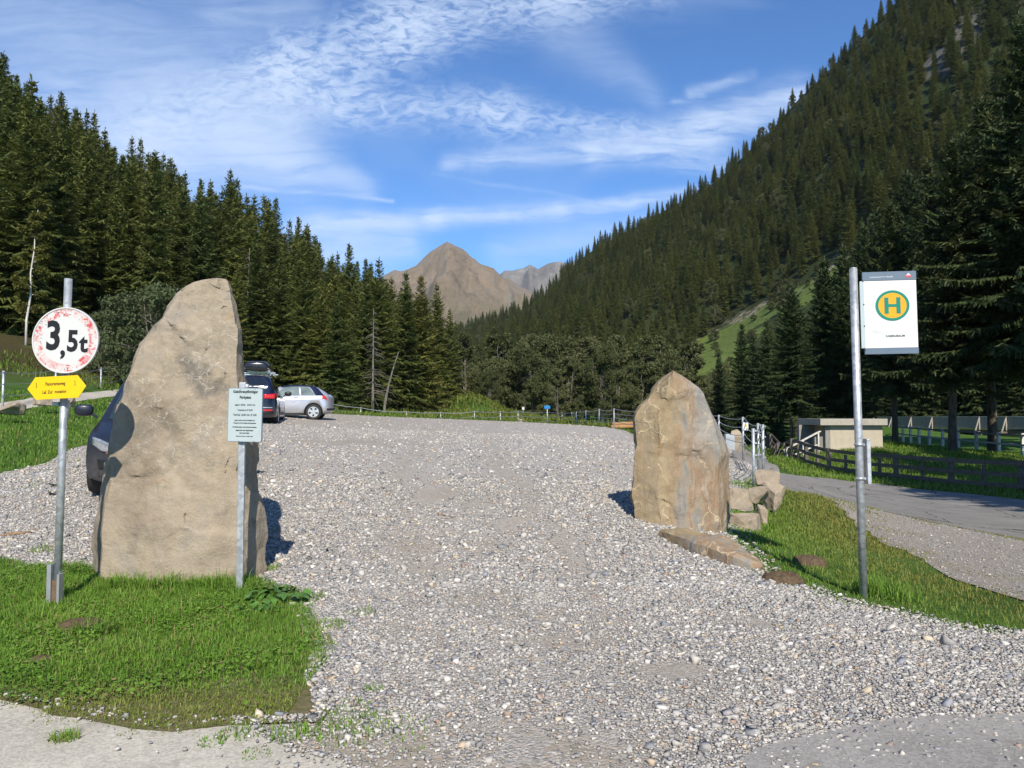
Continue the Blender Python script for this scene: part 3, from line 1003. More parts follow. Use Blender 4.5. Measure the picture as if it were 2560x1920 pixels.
def leafy(seed, Hh, spread, nl=9000, leaf=.13, trunk_r=.09, stems=1, low=.25, colr=None, lean=0.0):
    """deciduous crown: limbs grown outward, leaves in clumps round their ends"""
    g = np.random.default_rng(seed)
    mb = MB()
    ends = []
    for s in range(stems):
        a0 = g.random() * 6.28
        off = np.array([math.cos(a0), math.sin(a0), 0]) * (0 if stems == 1 else spread * .30 * g.random())
        top = off * 1.8 + np.array([lean + g.normal(0, spread * .12), g.normal(0, spread * .12), Hh * (.86 + .1 * g.random())])
        pts = [off * .4 + (top - off * .4) * q + np.array([g.normal(0, .06), g.normal(0, .06), 0]) * (q > 0) for q in np.linspace(0, 1, 7)]
        pts[0] = pts[0] - np.array([0, 0, .5])
        mb.tube([tuple(q) for q in pts], [trunk_r * (1 - .88 * i / 6) for i in range(7)], 7)
        nlimb = int(26 / max(1, stems * .55))
        for j in range(nlimb):
            q = low + (1 - low) * (j + g.random()) / nlimb
            b = pts[0] + (pts[-1] - pts[0]) * q
            prof = math.sin(math.pi * (.12 + .83 * (q - low) / (1 - low)) ** .8) ** .7
            L = spread * prof * (.65 + .5 * g.random()); az = g.random() * 6.28
            e = b + np.array([math.cos(az) * L, math.sin(az) * L, L * (.15 + .6 * g.random()) * (.5 + .5 * q)])
            mid = (b + e) / 2 + np.array([0, 0, .12 * L])
            mb.tube([tuple(b), tuple(mid), tuple(e)], [trunk_r * .36, trunk_r * .22, trunk_r * .05], 5, False)
            for w in (.45, .7, .9, 1.0):
                ends.append((b + (e - b) * w, .22 * spread * (.6 + .6 * g.random())))
        ends.append((pts[-1], .2 * spread))
    n = nl
    idx = g.integers(0, len(ends), n)
    C = np.array([e[0] for e in ends])[idx]; Rr = np.array([e[1] for e in ends])[idx]
    off = g.normal(0, 1, (n, 3)); off /= np.linalg.norm(off, axis=1, keepdims=True)
    pos = C + off * (Rr * g.random(n) ** .5)[:, None] * np.array([1, 1, .75])
    d = g.normal(0, 1, (n, 3)) + off * .6 + np.array([0, 0, -.35]); d /= np.linalg.norm(d, axis=1, keepdims=True)
    ln = leaf * (.6 + .8 * g.random(n))
    ct = g.random(len(ends))[idx]
    t = np.clip(.55 * ct + .45 * g.random(n), 0, 1)
    v, f, tt = quads(pos, pos + d * ln[:, None], g.normal(0, 1, (n, 3)) + np.array([0, 0, .8]), ln * .32, ln * .12, t)
    return np_mesh('leafy_crown', v, f, tt), mb


ALD = []
for i in range(4):
    me, mb = leafy(500 + i, 8.0, [2.9, 2.2, 3.2, 1.8][i], 15000, .17, .10, 3 + i % 2, .16)
    ALD.append(Proto('alder_tree', me, M_ALDER, mb, M_GREYBARK, 8.0))
me, mb = leafy(520, 7.0, 2.7, 12000, .16, .09, 4, .12)
WIL = Proto('willow_tree', me, M_WILLOW, mb, M_GREYBARK, 7.0)
me, mb = leafy(530, 12.0, 1.25, 26000, .19, .10, 1, .24, lean=.7)
BIR = Proto('birch_tree', me, M_BIRCH, mb, M_BIRCHBARK, 12.0)
LAR = []
for i in range(2):
    v, f, t = spruce_crown(600 + i, wide=.15, bare=.12, dens=.75, ragged=.35, droop=.5)
    LAR.append(Proto('larch_tree', np_mesh('larch_crown', v, f, t), M_LARCH, spruce_trunk(seed=40 + i), M_GREYBARK, 20.0))

rng = random.Random(5)
cands = []           # (apparent size, x, y, z, height, where, proto index)


def cand(x, y, z, hh, where, k=None, force=False, sxy=1.0):
    px, py = to_px(x, y, z); px2, py2 = to_px(x, y, z + hh)
    vis = (-60 < px < 2640) and py2 < 1100 and py > -40
    sz = hh / y * (1 if vis else .02) + (9 if force else 0)
    cands.append((sz, x, y, z, hh, where, rng.randrange(len(SP)) if k is None else k, sxy))


# skyline spruces of the left wood, read off the photograph: (px of the top, py of the top)
TOPS = [(6, 131), (41, 187), (92, 194), (120, 234), (157, 230), (191, 267), (214, 273), (238, 277), (288, 370), (330, 342), (353, 340), (408, 379), (433, 395), (466, 430), (507, 450), (535, 450),
        (571, 421), (588, 446), (639, 489), (666, 489), (686, 495), (726, 548), (745, 543), (765, 560), (791, 588), (842, 631), (871, 609), (899, 655), (917, 648), (930, 657), (980, 693), (1023, 705), (1066, 743), (1097, 745)]
for i, (px, py) in enumerate(TOPS):
    want = rng.uniform(19, 26) * (1 if px < 850 else .85)
    best = None
    for Y in np.arange(52, 150, 2.0):
        q = P(px, py, Y); z = H(q.x, q.y); hh = q.z - z
        if best is None or abs(hh - want) < abs(best[0] - want): best = (hh, q.x, q.y, z)
    hh, x, y, z = best
    if 6 < hh < 42: cand(x, y, z - .3, hh + .3, 'left', force=True, sxy=rng.uniform(.85, 1.1) * (22 / max(hh, 12)) ** .3)


def skyline(px):
    return float(np.interp(px, [t[0] for t in TOPS], [t[1] for t in TOPS]))


# the wood below that skyline
placed = []
for k in range(9000):
    px = rng.uniform(-220, 1060); Y = rng.uniform(44, 150)
    x = (px - 1280) / FPX * Y
    foot = np.interp(px, [-220, 0, 200, 500, 800, 900, 1060], [44, 47, 50, 58, 62, 70, 92])
    if Y < foot: continue
    if any((x - a) ** 2 + (Y - b) ** 2 < 3.6 ** 2 for a, b in placed): continue
    z = H(x, Y)
    hh = rng.uniform(13, 25)
    tx, ty = to_px(x, Y, z + hh)
    lim = skyline(max(0, px)) + rng.uniform(12, 60)
    if ty < lim:
        hh -= (lim - ty) / FPX * Y
        if hh < 7: continue
    placed.append((x, Y))
    cand(x, Y, z - .3, hh, 'left')
# low young spruces along the front edge of the left wood: (px, base py, Y, height)
for px, Y, hh in [(800, 52, 9.0), (842, 50, 7.5), (760, 55, 10), (860, 56, 9), (905, 60, 11), (1010, 66, 12.5), (1050, 70, 13), (950, 64, 13), (1090, 78, 13), (700, 56, 11), (640, 56, 12), (590, 52, 9), (1128, 88, 12)]:
    x = (px - 1280) / FPX * Y; z = H(x, Y); cand(x, Y, z - .2, hh, 'edge', rng.choice([0, 2, 5]), True)

for k in range(26):
    px = rng.uniform(1100, 1800); Y = rng.uniform(104, 185); x = (px - 1280) / FPX * Y
    cand(x, Y, H(x, Y) - .3, rng.uniform(8, 17), 'valley', None, True, .9)
# big dark spruces beyond the road on the right: px, Y, py of the top, kind
BIG = [(1978, 47, 720, 1), (2060, 56, 640, 0), (2120, 53, 700, 1), (2235, 46, 500, 0), (2378, 39, 340, 1), (2480, 43, 235, 0), (2600, 36, 40, 1), (2700, 40, -60, 0), (2160, 112, 560, 0), (2290, 106, 420, 1), (2420, 104, 330, 0),
       (2540, 102, 180, 1), (1915, 62, 800, 2), (1852, 66, 805, 2), (1805, 72, 880, 2), (1990, 76, 700, 1), (2100, 80, 610, 0), (2200, 116, 520, 1), (2330, 110, 400, 0), (2460, 112, 300, 1), (2580, 106, 180, 0), (2680, 98, 60, 1), (2780, 48, -200, 0),
       (1880, 84, 830, 2), (2050, 100, 690, 2), (2250, 108, 480, 2), (2390, 100, 380, 2), (2520, 97, 240, 2), (2640, 94, 100, 2), (1945, 64, 900, 2), (2020, 68, 860, 2), (2110, 72, 830, 2), (2320, 98, 800, 2), (2440, 96, 800, 2), (2530, 92, 820, 2), (2200, 102, 840, 2), (2260, 100, 800, 2), (2600, 90, 760, 2)]
big = []
for px, Y, py, k in BIG:
    x = (px - 1280) / FPX * Y
    z = H(x, Y) - .2
    big.append((x, Y, z, P(px, py, Y).z - z, k))

# the mountainside
slope_pts = []
N = 42000
g = np.random.default_rng(11)
pxs = g.uniform(900, 3300, N); ts = g.uniform(0, 1.01, N) ** .66
X, Y, Z = RS(pxs, ts)
grid = {}
for i in np.argsort(g.random(N)):
    x, y, z = X[i], Y[i], Z[i]
    sp_ = 4.3 + y * .0022
    c0 = (int(x // 7), int(y // 7))
    ok = True
    for a in (-1, 0, 1):
        for b in (-1, 0, 1):
            for (u, w) in grid.get((c0[0] + a, c0[1] + b), ()):
                if (u - x) ** 2 + (w - y) ** 2 < sp_ ** 2: ok = False
    if not ok: continue
    hh = rng.uniform(8.5, 17.5) * (1.0 if ts[i] < .85 else .85)
    bx, by = to_px(x, y, z); tx, ty = to_px(x, y, z + hh)
    pr = [(bx, by + (ty - by) * q) for q in (0, .25, .5, .75, .95)]
    hit = sum(bool(inpoly(np.array([a]), np.array([b]), MEADOW)[0]) or bool(inpoly(np.array([a]), np.array([b]), SCREE)[0]) for a, b in pr)
    if hit: continue
    cl = sum(bool(inpoly(np.array([a]), np.array([b]), CLIFF)[0]) for a, b in pr[:4])
    if cl and rng.random() < .55: continue
    grid.setdefault(c0, []).append((x, y))
    slope_pts.append((x, y, z, hh, bx, by))
leaf_far = []
for (x, y, z, hh, bx, by) in slope_pts:
    r_ = rng.random()
    patchy = noise.noise(Vector((x * .012, y * .012, 2.2)))
    if r_ < .09 + .75 * max(0, patchy) * (bx > 1700) * (by < 760):
        leaf_far.append((x, y, z, hh * rng.uniform(.42, .7)))
    else:
        cand(x, y, z - .5, hh, 'slope')

# individuals: the spruces that show largest; everything else goes into one forest object
cands.sort(key=lambda c: -c[0])
n_ind = 292 - len(big)
GR = {'valley': 'spruces on the valley floor behind the alders', 'left': 'spruces of the wood on the left hillside', 'edge': 'young spruces along the foot of the left wood', 'slope': 'spruces low on the right mountainside'}
LB = {'valley': 'dark spruce standing among the alders on the valley floor below the mountainside', 'left': 'tall dark green spruce standing in the dense wood on the left hillside',
      'edge': 'shorter bushy spruce reaching to the ground along the front edge of the left wood',
      'slope': 'dark spruce growing low down in the forest on the right mountainside'}
for i, c in enumerate(cands[:n_ind]):
    _, x, y, z, hh, wh, k, sxy = c
    SP[k].place((x, y, z), hh, rng.uniform(0, 6.28), LB[wh], 'spruce tree', GR[wh], sxy)
for i, (x, y, z, hh, k) in enumerate(big):
    NEAR[k].place((x, y, z), hh, rng.uniform(0, 6.28), 'very dark tall spruce with bare lower trunk beyond the road, near hut and bridge', 'spruce tree', 'dark spruces beyond the road')
for k, (x, y, hh) in enumerate([(17.6, 9.0, 22), (18.4, 4.0, 25), (21.5, 7.5, 24), (20.8, 13.0, 23), (24.5, 3.5, 26), (24.0, 16.5, 24), (19.4, -1.5, 27)]):
    NEAR[k % 2].place((x, y, H(x, y) - .2), hh, k * 1.3, 'tall dark spruce beside the road just right of the view', 'spruce tree', 'spruces beside the road right of the view')
for p_ in SP:
    if p_.ref is None:
        p_.place((150, 300, H(150, 300)), 18, 0, LB['slope'], 'spruce tree', GR['slope'])


def forest(name, pts, refs, m_attr):
    """one mass of trees: points carrying instances of the crowns built above"""
    me = bpy.data.meshes.new(name)
    a = np.array([p[:3] for p in pts], np.float32)
    me.vertices.add(len(a)); me.vertices.foreach_set('co', a.ravel())
    kk = np.array([p[4] for p in pts], np.int32)
    at = me.attributes.new('tree_kind', 'INT', 'POINT'); at.data.foreach_set('value', kk)
    sc = np.array([(p[3] * p[5], p[3] * p[5], p[3]) for p in pts], np.float32)
    at = me.attributes.new('tree_scale', 'FLOAT_VECTOR', 'POINT'); at.data.foreach_set('vector', sc.ravel())
    ro = np.zeros((len(a), 3), np.float32); ro[:, 2] = np.random.default_rng(3).uniform(0, 6.28, len(a))
    at = me.attributes.new('tree_rot', 'FLOAT_VECTOR', 'POINT'); at.data.foreach_set('vector', ro.ravel())
    o = link_mesh(name, me)
    ng = bpy.data.node_groups.new(name, 'GeometryNodeTree')
    ng.interface.new_socket('Geometry', in_out='INPUT', socket_type='NodeSocketGeometry')
    ng.interface.new_socket('Geometry', in_out='OUTPUT', socket_type='NodeSocketGeometry')
    L = ng.links.new; nn = ng.nodes.new
    gi, go = nn('NodeGroupInput'), nn('NodeGroupOutput')
    def attr(nm, ty):
        q = nn('GeometryNodeInputNamedAttribute'); q.data_type = ty; q.inputs[0].default_value = nm
        return q.outputs[0]
    jn = nn('GeometryNodeJoinGeometry')
    for k, ref in enumerate(refs):
        cmpn = nn('FunctionNodeCompare'); cmpn.data_type = 'INT'; cmpn.operation = 'EQUAL'
        ins = [s for s in cmpn.inputs if s.enabled]
        L(attr('tree_kind', 'INT'), ins[0]); ins[1].default_value = k
        ip = nn('GeometryNodeInstanceOnPoints')
        oi = nn('GeometryNodeObjectInfo'); oi.inputs[0].default_value = ref; oi.inputs['As Instance'].default_value = True
        oi.transform_space = 'ORIGINAL'
        L(gi.outputs[0], ip.inputs['Points']); L(cmpn.outputs[0], ip.inputs['Selection'])
        L(oi.outputs['Geometry'], ip.inputs['Instance'])
        L(attr('tree_rot', 'FLOAT_VECTOR'), ip.inputs['Rotation']); L(attr('tree_scale', 'FLOAT_VECTOR'), ip.inputs['Scale'])
        L(ip.outputs[0], jn.inputs[0])
    L(jn.outputs[0], go.inputs[0])
    md = o.modifiers.new('trees', 'NODES'); md.node_group = ng
    return tag(o, kind='stuff')


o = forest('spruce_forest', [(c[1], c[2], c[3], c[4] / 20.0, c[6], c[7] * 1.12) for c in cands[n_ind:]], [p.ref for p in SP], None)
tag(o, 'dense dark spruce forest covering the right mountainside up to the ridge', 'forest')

# alders and other leafy trees on the valley floor: px, Y, height
for i, (px, Y, hh) in enumerate([(1165, 98, 10), (1215, 92, 9), (1250, 105, 11), (1290, 96, 10), (1335, 92, 9), (1370, 102, 11), (1420, 95, 10.5), (1465, 100, 11), (1500, 90, 9.5), (1545, 98, 11.5), (1590, 88, 10), (1630, 95, 11.5),
                                 (1670, 86, 10), (1710, 82, 9.5), (1760, 88, 11), (1800, 80, 9.5), (1845, 84, 9), (1240, 120, 12), (1330, 125, 13), (1410, 122, 13), (1490, 128, 14), (1570, 124, 14), (1640, 120, 13), (1720, 112, 12), (1790, 106, 11), (1130, 128, 10), (1190, 135, 12),
                                 (1280, 150, 14), (1380, 155, 15), (1470, 155, 16), (1560, 150, 15), (1650, 145, 14), (1735, 138, 12), (1225, 84, 6), (1310, 83, 6.5), (1395, 82, 6), (1450, 80, 6.5), (1530, 79, 7), (1610, 76, 7), (1690, 74, 6.5), (1745, 72, 6)]):
    x = (px - 1280) / FPX * Y
    hh *= rng.choice([.5, .62, .75, .85, .98])
    ALD[rng.randrange(4)].place((x, Y, H(x, Y) - .1), hh, rng.uniform(0, 6.28), 'olive green leafy alder on the valley floor between the car park and the mountain', 'alder tree', 'alders on the valley floor', rng.uniform(.7, 1.2))
for i, (x, y, z, hh) in enumerate(sorted(leaf_far, key=lambda q: -q[3] / q[1])[:120]):
    ALD[i % 4].place((x, y, z - .2), hh, rng.uniform(0, 6.28), 'paler green leafy tree among the spruces on the right mountainside', 'leafy tree', 'leafy trees on the right mountainside', .8)
o = forest('leafy_forest', [(x, y, z, hh / 8, i % 4, .8) for i, (x, y, z, hh) in enumerate(sorted(leaf_far, key=lambda q: -q[3] / q[1])[120:])], [p.ref for p in ALD], None)
tag(o, 'distant leafy trees scattered through the forest high on the right mountainside', 'forest')
sg_ = random.Random(8)
n_sh = 0
for k in range(400):
    px = sg_.uniform(1640, 2140); tt = sg_.uniform(0, .75)
    x, y, z = (float(q) for q in RS(px, tt))
    bx, by = to_px(x, y, z)
    on = bool(inpoly(np.array([bx]), np.array([by]), MEADOW)[0]); sc_ = bool(inpoly(np.array([bx]), np.array([by]), SCREE)[0])
    if (on and sg_.random() < .30) or (sc_ and sg_.random() < .6):
        ALD[sg_.randrange(4)].place((x, y, z - .2), sg_.uniform(1.6, 4.2), sg_.uniform(0, 6.28), 'low shrub on the bright meadow strip of the right mountainside', 'shrub', 'shrubs on the mountain meadow', 1.3)
        n_sh += 1
    if n_sh > 34: break
for px, Y, hh in [(2010, 110, 12), (2095, 112, 13), (1960, 100, 11)]:
    x = (px - 1280) / FPX * Y
    LAR[0].place((x, Y, H(x, Y)), hh, rng.uniform(0, 6.28), 'light green feathery larch below the mountain meadow', 'larch tree', 'larches below the mountain meadow')
for px, py, Y, hh in [(400, 930, 37, 5.6), (330, 940, 40, 4.3), (255, 930, 43, 3.8)]:
    x = (px - 1280) / FPX * Y
    WIL.place((x, Y, H(x, Y) - .1), hh, rng.uniform(0, 6.28), {400: 'grey green willow bush just behind the left standing stone', 330: 'low willow bush between the round sign and the left stone', 255: 'lower willow bush behind the round weight limit sign'}[px], 'willow tree')
q = P(66, 800, 43); BIR.place((q.x, q.y, H(q.x, q.y)), q.z + 280 / FPX * 43 + 1.2 - H(q.x, q.y) - 0.0, 0.3, 'yellowing birch with slender white trunk in front of the left wood', 'birch tree')
LAR[1].place((P(672, 700, 96).x, 96, H(P(672, 700, 96).x, 96)), P(672, 500, 96).z - H(P(672, 700, 96).x, 96), 1, 'pale green larch rising among the spruces of the left wood', 'larch tree')

# dead, bare spruce in front of the left wood
def dead_tree(px, pyt, Y, label, lean=0.0, twigs=70, dens=1):
    x = (px - 1280) / FPX * Y; z = H(x, Y); hh = P(px, pyt, Y).z - z
    t = thing('dead_tree', label, 'dead tree', (x, Y, z), group=None)
    b = MB(); r = random.Random(px)
    pts = [(lean * (i / 8) ** 1.5, 0, hh * i / 8 - .3 * (i == 0)) for i in range(9)]
    b.tube(pts, [.12 * (1 - .85 * i / 8) for i in range(9)], 7)
    b.build('trunk', M_GREYBARK, t)
    b = MB()
    for i in range(twigs):
        k = r.uniform(.12, .97); a = r.uniform(0, 6.28); L = (1 - k) * 1.9 * r.uniform(.6, 1.1) + .25
        cx = lean * k ** 1.5
        b.tube([(cx, 0, hh * k), (cx + math.cos(a) * L * .5, math.sin(a) * L * .5, hh * k - L * .08), (cx + math.cos(a) * L, math.sin(a) * L, hh * k - L * .35)], [.022, .014, .004], 4, False)
    b.build('branch', M_GREYBARK, t)


dead_tree(932, 770, 58, 'dead bare spruce with drooping grey branches at the edge of the left wood', 0, 110)
dead_tree(960, 880, 54, 'leaning pale bare trunk at the foot of the left wood', 1.0, 12)
dead_tree(612, 620, 56, 'thin bare grey trunk standing right of the left stone', .2, 50)
dead_tree(1783, 880, 150, 'thin pale bare pole-like trunk on the mountain meadow', .2, 6)

# ------------------------------------------------------------------ plain materials
def plain(name, col, rough=.5, metal=0.0, coat=0.0, var=.12, sc=8, bump=.0, spec=.5, dirt=0.0):
    m, T = mat(name)
    p = T.coord('Object')
    n = T.noise(p, sc, 6, .65)[0]
    c = T.mix(T.rng(n, .3, .7), tuple(x * (1 - var) for x in col), tuple(min(1, x * (1 + var)) for x in col))
    if dirt:
        d = T.rng(T.noise(p, sc * .7, 7, .72)[0], .52, .72, 0, dirt)
        c = T.mix(d, c, (.12, .10, .075))
    r = T.m('MULTIPLY_ADD', n, .2, rough - .1)
    T.out(c, r, metal, T.bump(n, bump, .01) if bump else None, spec, coat)
    return m


def galv_mat():
    m, T = mat('galvanised_steel')
    p = T.coord('Object')
    v = T.vor(p, 26).outputs['Color']
    s = T.n('ShaderNodeSeparateColor'); T.put(s.inputs[0], v)
    n = T.noise(T.scale(p, (1, 1, .25)), 9, 6, .7)[0]
    c = T.ramp(T.m('ADD', T.m('MULTIPLY', s.outputs[0], .35), T.m('MULTIPLY', n, .65)), [(.25, (.30, .33, .35)), (.5, (.44, .47, .49)), (.75, (.60, .63, .65))])
    T.out(c, .50, .55, T.bump(n, .12, .004), .5)
    return m


M_GALV = galv_mat()
M_WHITE = plain('white_enamel', (.64, .65, .64), .32, var=.03, dirt=.10)
M_PALEBLUE = plain('pale_sign_sheet', (.42, .49, .50), .35, var=.04, dirt=.08)
M_YELLOW = plain('yellow_enamel', (.78, .50, .006), .35, var=.03)
M_BLACKINK = plain('black_lettering', (.012, .012, .013), .45, var=.1)
M_DARKINK = plain('dark_green_lettering', (.02, .035, .03), .5, var=.1)
M_BROWNINK = plain('brown_lettering', (.085, .05, .005), .5, var=.1)
M_FADED = plain('faded_lettering', (.62, .63, .63), .5, var=.05)
M_SLATE = plain('slate_grey_band', (.12, .165, .215), .4, var=.04)
M_HGREEN = plain('sign_green', (.002, .205, .13), .35, var=.03)
M_HYELLOW = plain('sign_amber', (.78, .35, .002), .35, var=.03)
M_RED = plain('sign_red', (.60, .07, .075), .4, var=.1)
M_GREYBACK = plain('grey_sheet_back', (.35, .37, .38), .45, .4)
M_RUST = plain('rusty_steel', (.13, .085, .05), .8, var=.35, sc=14, bump=.3)
M_BLUE = plain('sign_blue', (.01, .20, .52), .4, var=.05)
M_RUBBER = plain('tyre_rubber', (.022, .022, .023), .8, var=.25, sc=20)
M_BLACK = plain('black_plastic', (.014, .015, .016), .45, var=.2)
M_ALU = plain('alloy_silver', (.72, .73, .74), .28, .6, var=.04)


def text(name, body, size, m, parent, loc, sx=1.0, bold=0.0, align='CENTER', up=True, depth=.0008):
    cu = bpy.data.curves.new(name, 'FONT')
    cu.body = body; cu.size = size; cu.align_x = align; cu.align_y = 'CENTER'; cu.offset = bold; cu.extrude = depth; cu.resolution_u = 3
    tmp = bpy.data.objects.new(name, cu)
    COL.objects.link(tmp)
    bpy.context.view_layer.update()
    me = bpy.data.meshes.new_from_object(tmp.evaluated_get(bpy.context.evaluated_depsgraph_get()))
    bpy.data.objects.remove(tmp); bpy.data.curves.remove(cu)
    me.transform(Matrix.Diagonal((sx, 1, 1, 1)))
    me.transform(Matrix.Rotation(R(90), 4, 'X'))
    me.materials.clear()
    o = link_mesh(name, me, m, parent, loc)
    return o


def rounded(w, hh, r, n=6, cx=0.0, cz=0.0):
    out = []
    for (sx, sz, a0) in ((1, 1, 0), (-1, 1, 90), (-1, -1, 180), (1, -1, 270)):
        for i in range(n + 1):
            a = R(a0 + 90 * i / n)
            out.append((cx + sx * (w / 2 - r) + r * math.cos(a), cz + sz * (hh / 2 - r) + r * math.sin(a)))
    return out


def disc(r, n=48, cx=0, cz=0):
    return [(cx + r * math.cos(2 * math.pi * i / n), cz + r * math.sin(2 * math.pi * i / n)) for i in range(n)]


def ring(b, r0, r1, y0, y1, n=48, cx=0, cz=0):
    vs, fs = [], []
    for i in range(n):
        a = 2 * math.pi * i / n
        for r, y in ((r0, y0), (r1, y0), (r1, y1), (r0, y1)):
            vs.append((cx + r * math.cos(a), y, cz + r * math.sin(a)))
    for i in range(n):
        j = (i + 1) % n
        for k in range(4):
            fs.append((i * 4 + k, i * 4 + (k + 1) % 4, j * 4 + (k + 1) % 4, j * 4 + k))
    b.add(vs, fs)


# ------------------------------------------------------------------ weight limit post with its two signs
def worn_white():
    m, T = mat('worn_round_sign')
    p = T.coord('Object')
    sp = T.n('ShaderNodeSeparateXYZ'); T.put(sp.inputs[0], p)
    rr = T.m('SQRT', T.m('ADD', T.m('POWER', sp.outputs[0], 2), T.m('POWER', sp.outputs[2], 2)))
    rimm = T.m('MULTIPLY', T.rng(rr, .200, .215), T.rng(rr, .278, .268))
    w = T.v('ADD', p, T.v('SCALE', T.noise(p, 9, 4)[1], s=.12))
    n = T.noise(w, 13, 5, .75)[0]
    n2 = T.noise(T.v('ADD', p, (3, 1, 2)), 7, 3, .6)[0]
    base = T.mix(T.noise(p, 5, 5, .6)[0], (.54, .55, .53), (.62, .62, .60))
    c = T.mix(T.m('MULTIPLY', rimm, T.m('MULTIPLY', T.rng(n, .49, .56), T.rng(n2, .36, .48))), base, (.52, .07, .075))
    n3 = T.noise(T.v('ADD', p, (7, 1, 2)), 34, 4, .7)[0]
    c = T.mix(T.m('MULTIPLY', rimm, T.rng(n3, .61, .65)), c, (.03, .03, .03))
    pink = T.m('MULTIPLY', rimm, T.rng(T.noise(p, 4, 4, .6)[0], .48, .62, 0, .45))
    c = T.mix(pink, c, (.56, .36, .34))
    T.out(c, .38, spec=.4)
    return m


pb = P(141, 1515, 6.54); pb.z = H(pb.x, 6.54) - .25
pt_ = P(171, 697, 6.54)
def rel(px, py, Y, o): return P(px, py, Y) - o
O = Vector((pb.x, pb.y, pb.z))
t = thing('road_sign', 'galvanised post carrying the worn round 3,5t weight limit sign, left of the tall stone', 'road sign', O)
MB().tube([(0, 0, 0), pt_ - O], .031, 20).build('post', M_GALV, t)
b = MB(); ctr = rel(141, 1480, 6.54, O)
b.box((ctr.x - .035, -.03, .30), (.035, .05, .62)); b.box((ctr.x + .042, -.02, .32), (.02, .07, .42))
b.build('ground_bracket', M_GREYBACK, t)
MB().box((ctr.x + .012, -.036, .30), (.055, .012, .36)).build('rust_plate', M_RUST, t)
b = MB()
cc = rel(172, 852, 6.50, O)
for z in (cc.z + .12, cc.z - .12):
    b.tube([(cc.x, cc.y + .01, z - .012), (cc.x, cc.y + .01, z + .012)], .042, 16)
    b.box((cc.x, cc.y + .0, z), (.16, .03, .025))
k1 = rel(152, 1000, 6.50, O)
b.tube([(k1.x, .02, k1.z - .16), (k1.x, .02, k1.z + .0)], .038, 16)
b.box((k1.x - .05, -.02, k1.z - .03), (.05, .03, .03))
b.build('clamp', M_GALV, t)
sg = MB().prism(disc(.283, 64), -.004, .004)
ring(sg, .276, .287, -.010, .008, 64)
s1 = sg.build('round_plate', worn_white(), t, loc=(cc.x, cc.y - .045, cc.z))
s1.rotation_euler = (0, R(1.5), R(-3)); s1.scale = (1, 1, .965)
text('numeral', '3', .345, M_BLACKINK, s1, (-.104, -.0055, .026), .80, .0105)
text('numeral', '5', .252, M_BLACKINK, s1, (.064, -.0055, -.014), .80, .0085)
text('letter', 't', .215, M_BLACKINK, s1, (.158, -.0055, -.030), .90, .007)
text('comma', ',', .25, M_BLACKINK, s1, (-.018, -.0055, -.050), .9, .007)
yl = rel(74, 972, 6.46, O); yr = rel(218, 966, 6.46, O)
yc = (yl + yr) / 2
W2 = (yr - yl).length / 2
poly = [(-W2, 0), (-W2 + .068, .094), (W2 - .068, .094), (W2, 0), (W2 - .068, -.094), (-W2 + .068, -.094)]
s2 = MB().prism(poly, -.004, .004).build('direction_plate', M_YELLOW, t, loc=(yc.x, yc.y - .02, yc.z), bevel=.002)
s2.rotation_euler = (0, R(-3.2), R(2)); s2['label'] = 'yellow arrow shaped hiking direction plate'
text('lettering', 'Panoramaweg', .040, M_BROWNINK, s2, (-.01, -.0055, .032), .72, .0006)
text('lettering', 'Laf. Zur  mutation', .037, M_BROWNINK, s2, (-.02, -.0055, -.035), .72, .0006)
text('lettering', ']', .042, M_BROWNINK, s2, (-.165, -.0055, .030), .8, .0004)
text('lettering', ']', .042, M_BROWNINK, s2, (.150, -.0055, .032), .8, .0004)

# ------------------------------------------------------------------ parking fee sign
O = P(598, 1492, 6.9); O.z = H(O.x, 6.9) - .2
t = thing('parking_sign', 'small pale parking fee notice on a thin metal post before the left stone', 'sign', O)
tp = rel(593, 956, 6.9, O)
MB().box((0.004, 0, tp.z / 2), (.058, .035, tp.z)).build('post', M_GALV, t, bevel=.006)
a0 = rel(568, 970, 6.84, O); a1 = rel(657, 1105, 6.84, O)
cx, cz, w, hh = (a0.x + a1.x) / 2, (a0.z + a1.z) / 2, a1.x - a0.x, a0.z - a1.z
bd = MB().prism(rounded(w, hh, .018), -.006, .006).build('board', M_SLATE, t, loc=(cx, -.05, cz))
bd.rotation_euler = (0, R(.8), R(-8))
f = MB().prism(rounded(w - .008, hh - .008, .016), -.0085, -.0055).build('face', M_PALEBLUE, bd)
y_ = -.0095
for body, sz, z, bo, mm in [('Gebührenpflichtiger', .0335, .43, .0012, M_DARKINK), ('Parkplatz', .0335, .325, .0014, M_DARKINK), ('täglich 08:00 - 20:00 Uhr', .0225, .185, .0003, M_DARKINK),
                            ('Tageskarte € 8,00', .0225, .09, .0004, M_DARKINK), ('Tarif ab 16:00 Uhr € 3,00', .0245, 0.0, .0006, M_DARKINK), ('Jedes Parken auf der Parkfläche ist', .0150, -.10, .0006, M_DARKINK),
                            ('Nutzung und ist Parkplatz nicht gestattet', .0142, -.15, .0006, M_DARKINK), ('Bei Nichtbezahlung wird die Besitzstörungsklage', .0128, -.225, .0008, M_DARKINK),
                            ('eingebracht oder abgeschleppt', .0150, -.285, .0007, M_DARKINK), ('durch den Halter', .0150, -.335, .0007, M_DARKINK), ('Gemeinde Parkraum, Telefon 0664', .0125, -.395, .0004, M_DARKINK)]:
    text('lettering', body, sz, mm, bd, (0, y_, z * hh), .86 if sz > .02 else .9, bo, depth=.0004)
b = MB()
for sx in (-.05, .09):
    for sz in (hh / 2 - .012, -hh / 2 + .012):
        b.tube([(sx, -.010, sz), (sx, -.004, sz)], .007, 10)
b.build('bolt', M_GALV, bd)
